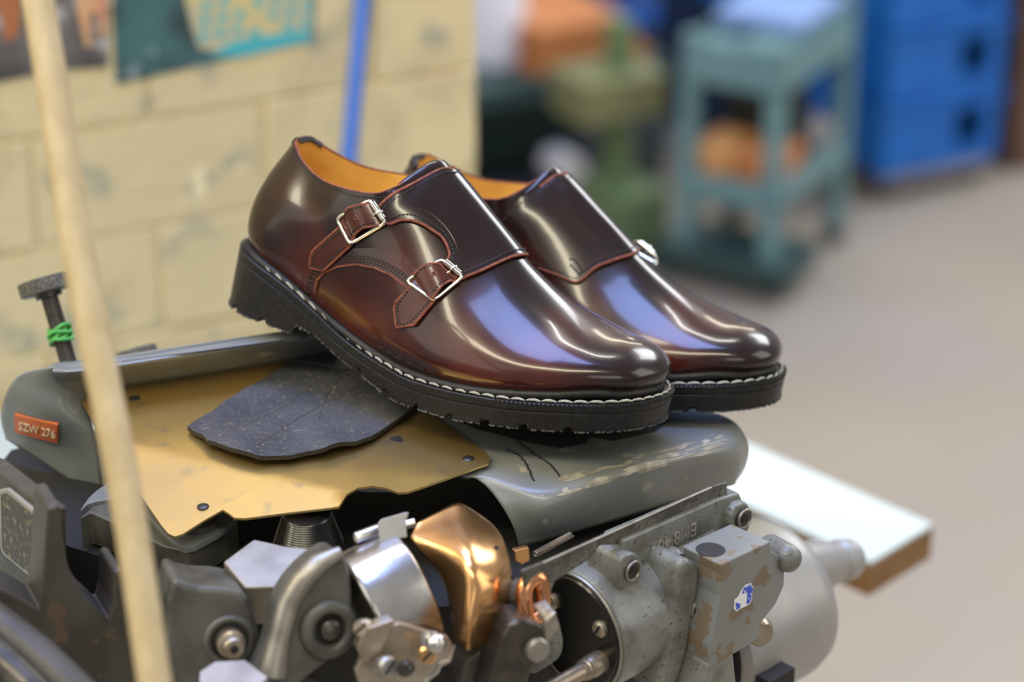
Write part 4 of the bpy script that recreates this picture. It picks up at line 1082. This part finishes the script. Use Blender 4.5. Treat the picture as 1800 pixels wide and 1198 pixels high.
mb=MB(); mb.prism(rounded(Hp([(1074,982),(1084,968),(1102,964),(1113,974),(1113,1010),(1108,1040),(1088,1062),(1073,1040)],.0065),1,.25),-bH*.026); b1=mb.build('flange_boss',M['speck'],mach,smooth=0,bevel=.0018)
mb=MB(); mb.prism(rounded(Hp([(1272,905),(1280,884),(1298,875),(1308,886),(1309,918),(1296,938),(1274,944)],.0055),1,.25),-bH*.024); b2=mb.build('flange_boss',M['speck'],mach,smooth=0,bevel=.0018)
for (x,y,par) in ((1096,994,b1),(1292,903,b2)):
    c=PL(x,y,Ah,bH)+bH*.0066
    s=MB().lathe(c-bH*.004,c+bH*.0012,[(0,.0064),(.85,.0064),(1,.0058)],32).build('cap_screw',M['darksteel'],par,smooth=30)
    MB().tube([c+bH*.0012+(aH*math.cos(t)+ZU*math.sin(t))*.0057 for t in [i*math.pi/14 for i in range(28)]],.0007,8,closed=True).build('screw_rim',M['steel'],s)
    MB().cyl(c+bH*.0008,c+bH*.0016,.0030,n=6).build('hex_socket',M['darkvoid'],s,smooth=0)
# cast lettering, upside down
p0=PL(1222,908,Ah,bH)+bH*.0002; 
o=text('EM8 404','cast_lettering',PL(1224,916,Ah,bH)+bH*.0002,-aH,-ZU,.0088,M['aluminium'],fl_,ext=.0007,sx=.88)
# cylinder barrel
def cylpt(s,phi,r=RC): return ca+aH*s+(bH*math.cos(phi)+ZU*math.sin(phi))*r
mb=MB(); mb.lathe(ca,ca+aH*.098,[(0,.0365),(.0,.0375),(.01,RC),(1,RC)],96); bar=mb.build('barrel',M['speck'],mach,smooth=40)
MB().lathe(ca-aH*.0025,ca+aH*.001,[(0,.0335),(.3,.0345),(1,.0345)],80).build('barrel_end_plate',M['black'],mach,smooth=30)
MB().tube([ca-aH*.0008+(bH*math.cos(t)+ZU*math.sin(t))*.0362 for t in [i*math.pi/36 for i in range(72)]],.0011,8,closed=True).build('end_ring',M['steel'],bar)
for x,y in ((1062,1101),(978,1053)):
    c=PL(x,y,ca,aH)-aH*.003; s=MB().lathe(c+aH*.002,c-aH*.003,[(0,.0052),(.7,.0050),(1,.0034)],24).build('screw',M['steelbrown'],mach,smooth=40)
    MB().box(c-aH*.003,(bH*.5+ZU*.86)*.0042,(bH*.86-ZU*.5)*.0007,aH*.0004).build('slot',M['darkvoid'],s,smooth=0)
rp=PL(1062,1158,ca,aH)-aH*.002; mb=MB(); mb.lathe(rp,rp-aH*.085,[(0,.0066),(.10,.0070),(.14,.0062),(.155,.0066),(.17,.0058),(.185,.0062),(.20,.0050),(1,.0046)],28); mb.build('push_rod',M['steelbrown'],mach,smooth=30)
# fillet joining barrel and flange
rows=[]
for s in (.012,.05,.09,.13):
    rows.append([cylpt(s,R_(20),RC+.0004),cylpt(s,R_(42),RC+.002),cylpt(s,R_(60),RC+.007),cylpt(s,R_(72),RC+.015)])

# block with the D-shaped face
Ab2=Q(1267,992,1.375)
def Bp(pts,off=0): return [p+bH*off for p in pv(pts,Ab2,bH)]
DF=[(1267,992),(1300,976),(1354,951),(1357,968),(1371,977),(1380,999),(1379,1029),(1364,1062),(1339,1094),(1332,1124),(1290,1150),(1249,1172),(1247,1171),(1249,1136),(1259,1087),(1267,1049),(1269,1010)]
mb=MB(); mb.prism(Bp(DF),-bH*.030); bk=mb.build('gear_block',M['blockpaint'],mach,smooth=0,bevel=.0018,label='grey D-faced block with flaking paint')
bc=Bp([(1246,1166),(1290,1147),(1300,1240),(1225,1240)]); MB().prism(bc,-bH*.03).build('block_leg',M['speck'],mach,smooth=0,bevel=.002)
ztop=Ab2.z
e0=PL(1267,992,Ab2,bH); e1=PL(1354,951,Ab2,bH); tn=(e1-e0).cross(bH).normalized()
if tn.z<0: tn.negate()
c=PL(1249,966,e0,tn); MB().cyl(c-tn*.002,c+tn*.0003,.0086,n=40).build('oil_hole',M['darkvoid'],bk,smooth=40)
# block shoulder at its left rear
sh=[p-bH*.016 for p in Bp([(1232,1010),(1246,1000),(1267,1010),(1269,1040),(1258,1090),(1246,1166),(1222,1240),(1190,1240),(1212,1150),(1222,1080)])]
mb=MB(); mb.prism(rounded(sh,1,.2),-bH*.03); mb.build('block_shoulder',M['speck'],mach,smooth=0,bevel=.006)
for x,y,r in ((1189,984,.0034),(1223,1070,.0036)):
    c=on_barrel(x,y)
    s=MB().lathe(c-bH*.012,c+bH*.0020,[(0,r+.0040),(.8,r+.0032),(1,r+.0014)],28).build('hole_lug',M['speck'],mach,smooth=50)
    MB().cyl(c+bH*.0016,c+bH*.0024,r,n=24).build('hole',M['darkvoid'],s)
# blue sticker remnant
ST=[(1309,1027),(1319,1024),(1323,1032),(1321,1047),(1318,1059),(1311,1064),(1300,1069),(1293,1074),(1289,1069),(1290,1054),(1297,1047),(1302,1037)]
mb=MB(); mb.prism(Bp(ST,.0002),bH*.0003); st=mb.build('sticker',M['sticker_w'],mach,smooth=0,label='torn blue and white sticker')
mb=MB(); mb.prism(Bp([(1307,1030),(1318,1026),(1322,1034),(1320,1048),(1316,1058),(1311,1060),(1313,1040),(1303,1042)],.0006),bH*.0002); mb.prism(Bp([(1292,1058),(1300,1060),(1299,1067),(1293,1071)],.0006),bH*.0002)
mb.build('sticker_print',M['sticker_b'],st,smooth=0)
# bosses to the right of the block
p0=Q(1352,962,1.44); p1=Q(1394,986,1.415); MB().lathe(p0,p1,[(0,.0085),(.7,.0085),(.9,.0078),(1,.005)],28).build('right_boss',M['speck'],mach,smooth=50)
p0=Q(1322,1104,1.45); p1=Q(1346,1114,1.44); MB().lathe(p0,p1,[(0,.009),(.7,.009),(1,.006)],24).build('lower_boss',M['steelbrown'],mach,smooth=50)
# motor
mc=Q(1356,1046,1.60); 
mb=MB(); mb.lathe(mc-aH*.085,mc+aH*.012,[(0,.050),(.03,.0555),(.10,.0565),(.80,.0565),(.90,.0545),(.97,.048),(1,.034)],72); mo=mb.build('motor_housing',M['aluminium'],mach,smooth=50)
MB().cyl(mc-aH*.087,mc-aH*.084,.048,n=48).build('motor_end',M['darkvoid'],mo)
mb=MB(); mb.lathe(Q(1392,1004,1.60),Q(1492,982,1.65),[(0,.019),(.45,.018),(.78,.013),(.82,.015),(1,.014)],32); mb.build('motor_shaft',M['aluminium'],mo,smooth=40)
MB().box(Q(1362,1196,1.52),aH*.012,bH*.006,ZU*.007).build('motor_foot',M['darkvoid'],mach,smooth=0)
# pedestal feet to the bench
for q in ((-.27,1.44),(-.12,1.51)): MB().box(Vector((q[0],q[1],.757)),a25*.06,b25*.035,ZU*.0055).build('foot',M['cast'],mach,smooth=0)
# ---- adjusting screw with knurled wheel, and a second wheel
k0=Q(122,642,1.54); k1=Q(84,512,1.54)
MB().cyl(k0-(k1-k0)*.2,k1,.0055,n=24).build('adjusting_spindle',M['darksteel'],mach)
dv=(k1-k0).normalized()
MB().lathe(k1-dv*.004,k1+dv*.006,[(0,.0085),(.7,.0095),(1,.012)],28).build('spindle_collar',M['darksteel'],mach)
kw=dv; kc=k1+dv*.004
w1=MB().lathe(kc-kw*.0048,kc+kw*.0048,[(0,.0160),(.08,.0176),(.92,.0176),(1,.0160)],72).build('knurled_wheel',M['knurl'],mach,smooth=30,label='knurled wheel on the tall spindle')
kc=Q(237,622,1.57); MB().lathe(kc-kw*.012,kc+kw*.0035,[(0,.0135),(.08,.0150),(.92,.0150),(1,.0135)],64).build('knurled_wheel',M['knurl'],mach,smooth=30,label='knurled wheel behind the cover ridge')
# ---------------------------------------------------------------- green band on the spindle
mb=MB(); bc_=k0.lerp(k1,.42); u=dv.orthogonal().normalized(); w_=dv.cross(u); pts=[]
for k in range(150):
    t=k/149*2*math.pi*6; h_=(k/149-.5)*.009+.0012*math.sin(t*2.3); pts.append(bc_+dv*h_+(u*math.cos(t)+w_*math.sin(t))*(.0068+.0010*math.sin(t*.37)))
mb.tube(pts,.0012,6); tag(mb.build('rubber_band',M['band'],smooth=70),'green rubber band wound round the thin dark spindle of the machine','rubber band')
# ---------------------------------------------------------------- leather offcut lying on the brass plate
SP=[(559,614),(575,616),(600,630),(640,646),(682,676),(735,713),(700,745),(655,777),(625,790),(600,796),(570,806),(540,808),(510,815),(480,816),(455,819),(430,813),(405,806),(385,796),(366,788),(357,776),(343,768),(330,758),(338,750),(352,742),(375,728),(392,712),(430,690),(468,668),(520,636)]
SW=[Z(x,y,TZ+.003) for x,y in SP]; E0=Z(360,770,TZ); 
def smap(u,v):
    p=Vector((u/1000,v/1000,TZ+.0024))
    n1=noise.noise(Vector((u*.035,v*.035,0)))
    fl=max(0,min(1,(Z(560,720,TZ).y-p.y)/.06))
    return p+ZU*(.0012*max(0,n1)+.0035*fl*fl+.0022*fl*max(0,math.sin(u*.11+v*.05))),ZU
v,f,mi=patch([Vector((p.x*1000,p.y*1000)) for p in SW],3.5,smap,0,.0028)
sc_=tag(put('leather_offcut',v,f,[M['scrap'],M['scrapedge']],None,smooth=40,matidx=mi),'charcoal leather offcut with a ragged front edge lying on the brass plate','leather')
# ---------------------------------------------------------------- beech stick in front
a=Q(34,-160,1.215); b=Q(176,640,1.18); d=b-a; t=(.7515-a.z)/d.z; e=a+d*t
mb=MB(); pth=[a+(e-a)*(k/30) for k in range(31)]; mb.tube([p+Vector((.0012*math.sin(i*.7),0,0)) for i,p in enumerate(pth)],.0082,20)
tag(mb.build('wooden_stick',M['wood'],smooth=60),'pale wooden stick leaning in front of the left part of the machine','stick')


# flaked paint along the edge of the cover and the oily stain beside the shoes
def conv(x,y):
    r=ray(x,y); h,n,i,d=BVC.ray_cast(CAM,r.normalized())
    if h is None: return None,None
    if n.dot(r)>0: n=-n
    return h,n
rnd=random.Random(11); mb=MB()
for k in range(46):
    t=rnd.random(); x=985+t*295; y=862-t*82+rnd.uniform(-26,8)*(1-.3*t); L=rnd.uniform(5,30); H=rnd.uniform(1.5,5)
    P=[]
    for i in range(11):
        a_=2*math.pi*i/11; rr=rnd.uniform(.6,1.15); P.append(Vector((x+math.cos(a_)*L*rr,y+math.sin(a_)*H*rr-math.cos(a_)*L*rr*.27)))
    v,f,mi=patch(P,6,conv,.0001,.00015)
    if v: mb.add(v,f)
mb.build('worn_flakes',pm('bare primer flakes',(.34,.325,.26),(.22,.20,.16),120,.4,.6,rough=.5),mach,smooth=0,label='pale flaked patches along the cover edge')
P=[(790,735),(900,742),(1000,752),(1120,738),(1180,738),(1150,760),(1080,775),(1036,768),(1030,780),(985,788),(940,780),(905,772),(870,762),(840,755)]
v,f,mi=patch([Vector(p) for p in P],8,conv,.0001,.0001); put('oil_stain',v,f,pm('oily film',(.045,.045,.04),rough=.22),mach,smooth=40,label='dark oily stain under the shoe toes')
mb=MB()
for P in ([(905,772),(935,795),(965,815),(985,838)],[(890,790),(915,802),(930,825),(938,845)]):
    pts=[]
    for k in range(30):
        q=crl([Vector(p) for p in P],3*k/29); h,n=conv(q.x+rnd.uniform(-1.5,1.5),q.y+rnd.uniform(-1.5,1.5))
        if h: pts.append(h+n*.0001)
    if len(pts)>3: mb.tube(pts,.0006,6)
mb.build('oil_runs',M['darkvoid'],mach,smooth=60)

# dust and fold lines on the offcut
def onscrap(x,y):
    p=Z(x,y,TZ+.0052); q,n=smap(p.x*1000,p.y*1000); return q+ZU*.0029
for P in ([(425,752),(500,712),(560,668),(640,640)],[(452,790),(520,742),(600,690),(668,668)],[(392,742),(430,760),(470,768)],[(500,632),(560,640),(640,668),(700,705)],[(600,660),(570,700),(560,740)]):
    pts=[onscrap(*crl([Vector(p) for p in P],(len(P)-1)*k/24)) for k in range(25)]
    MB().tube(pts,.00045,6).build('crease_line',M['creasedust'],sc_)
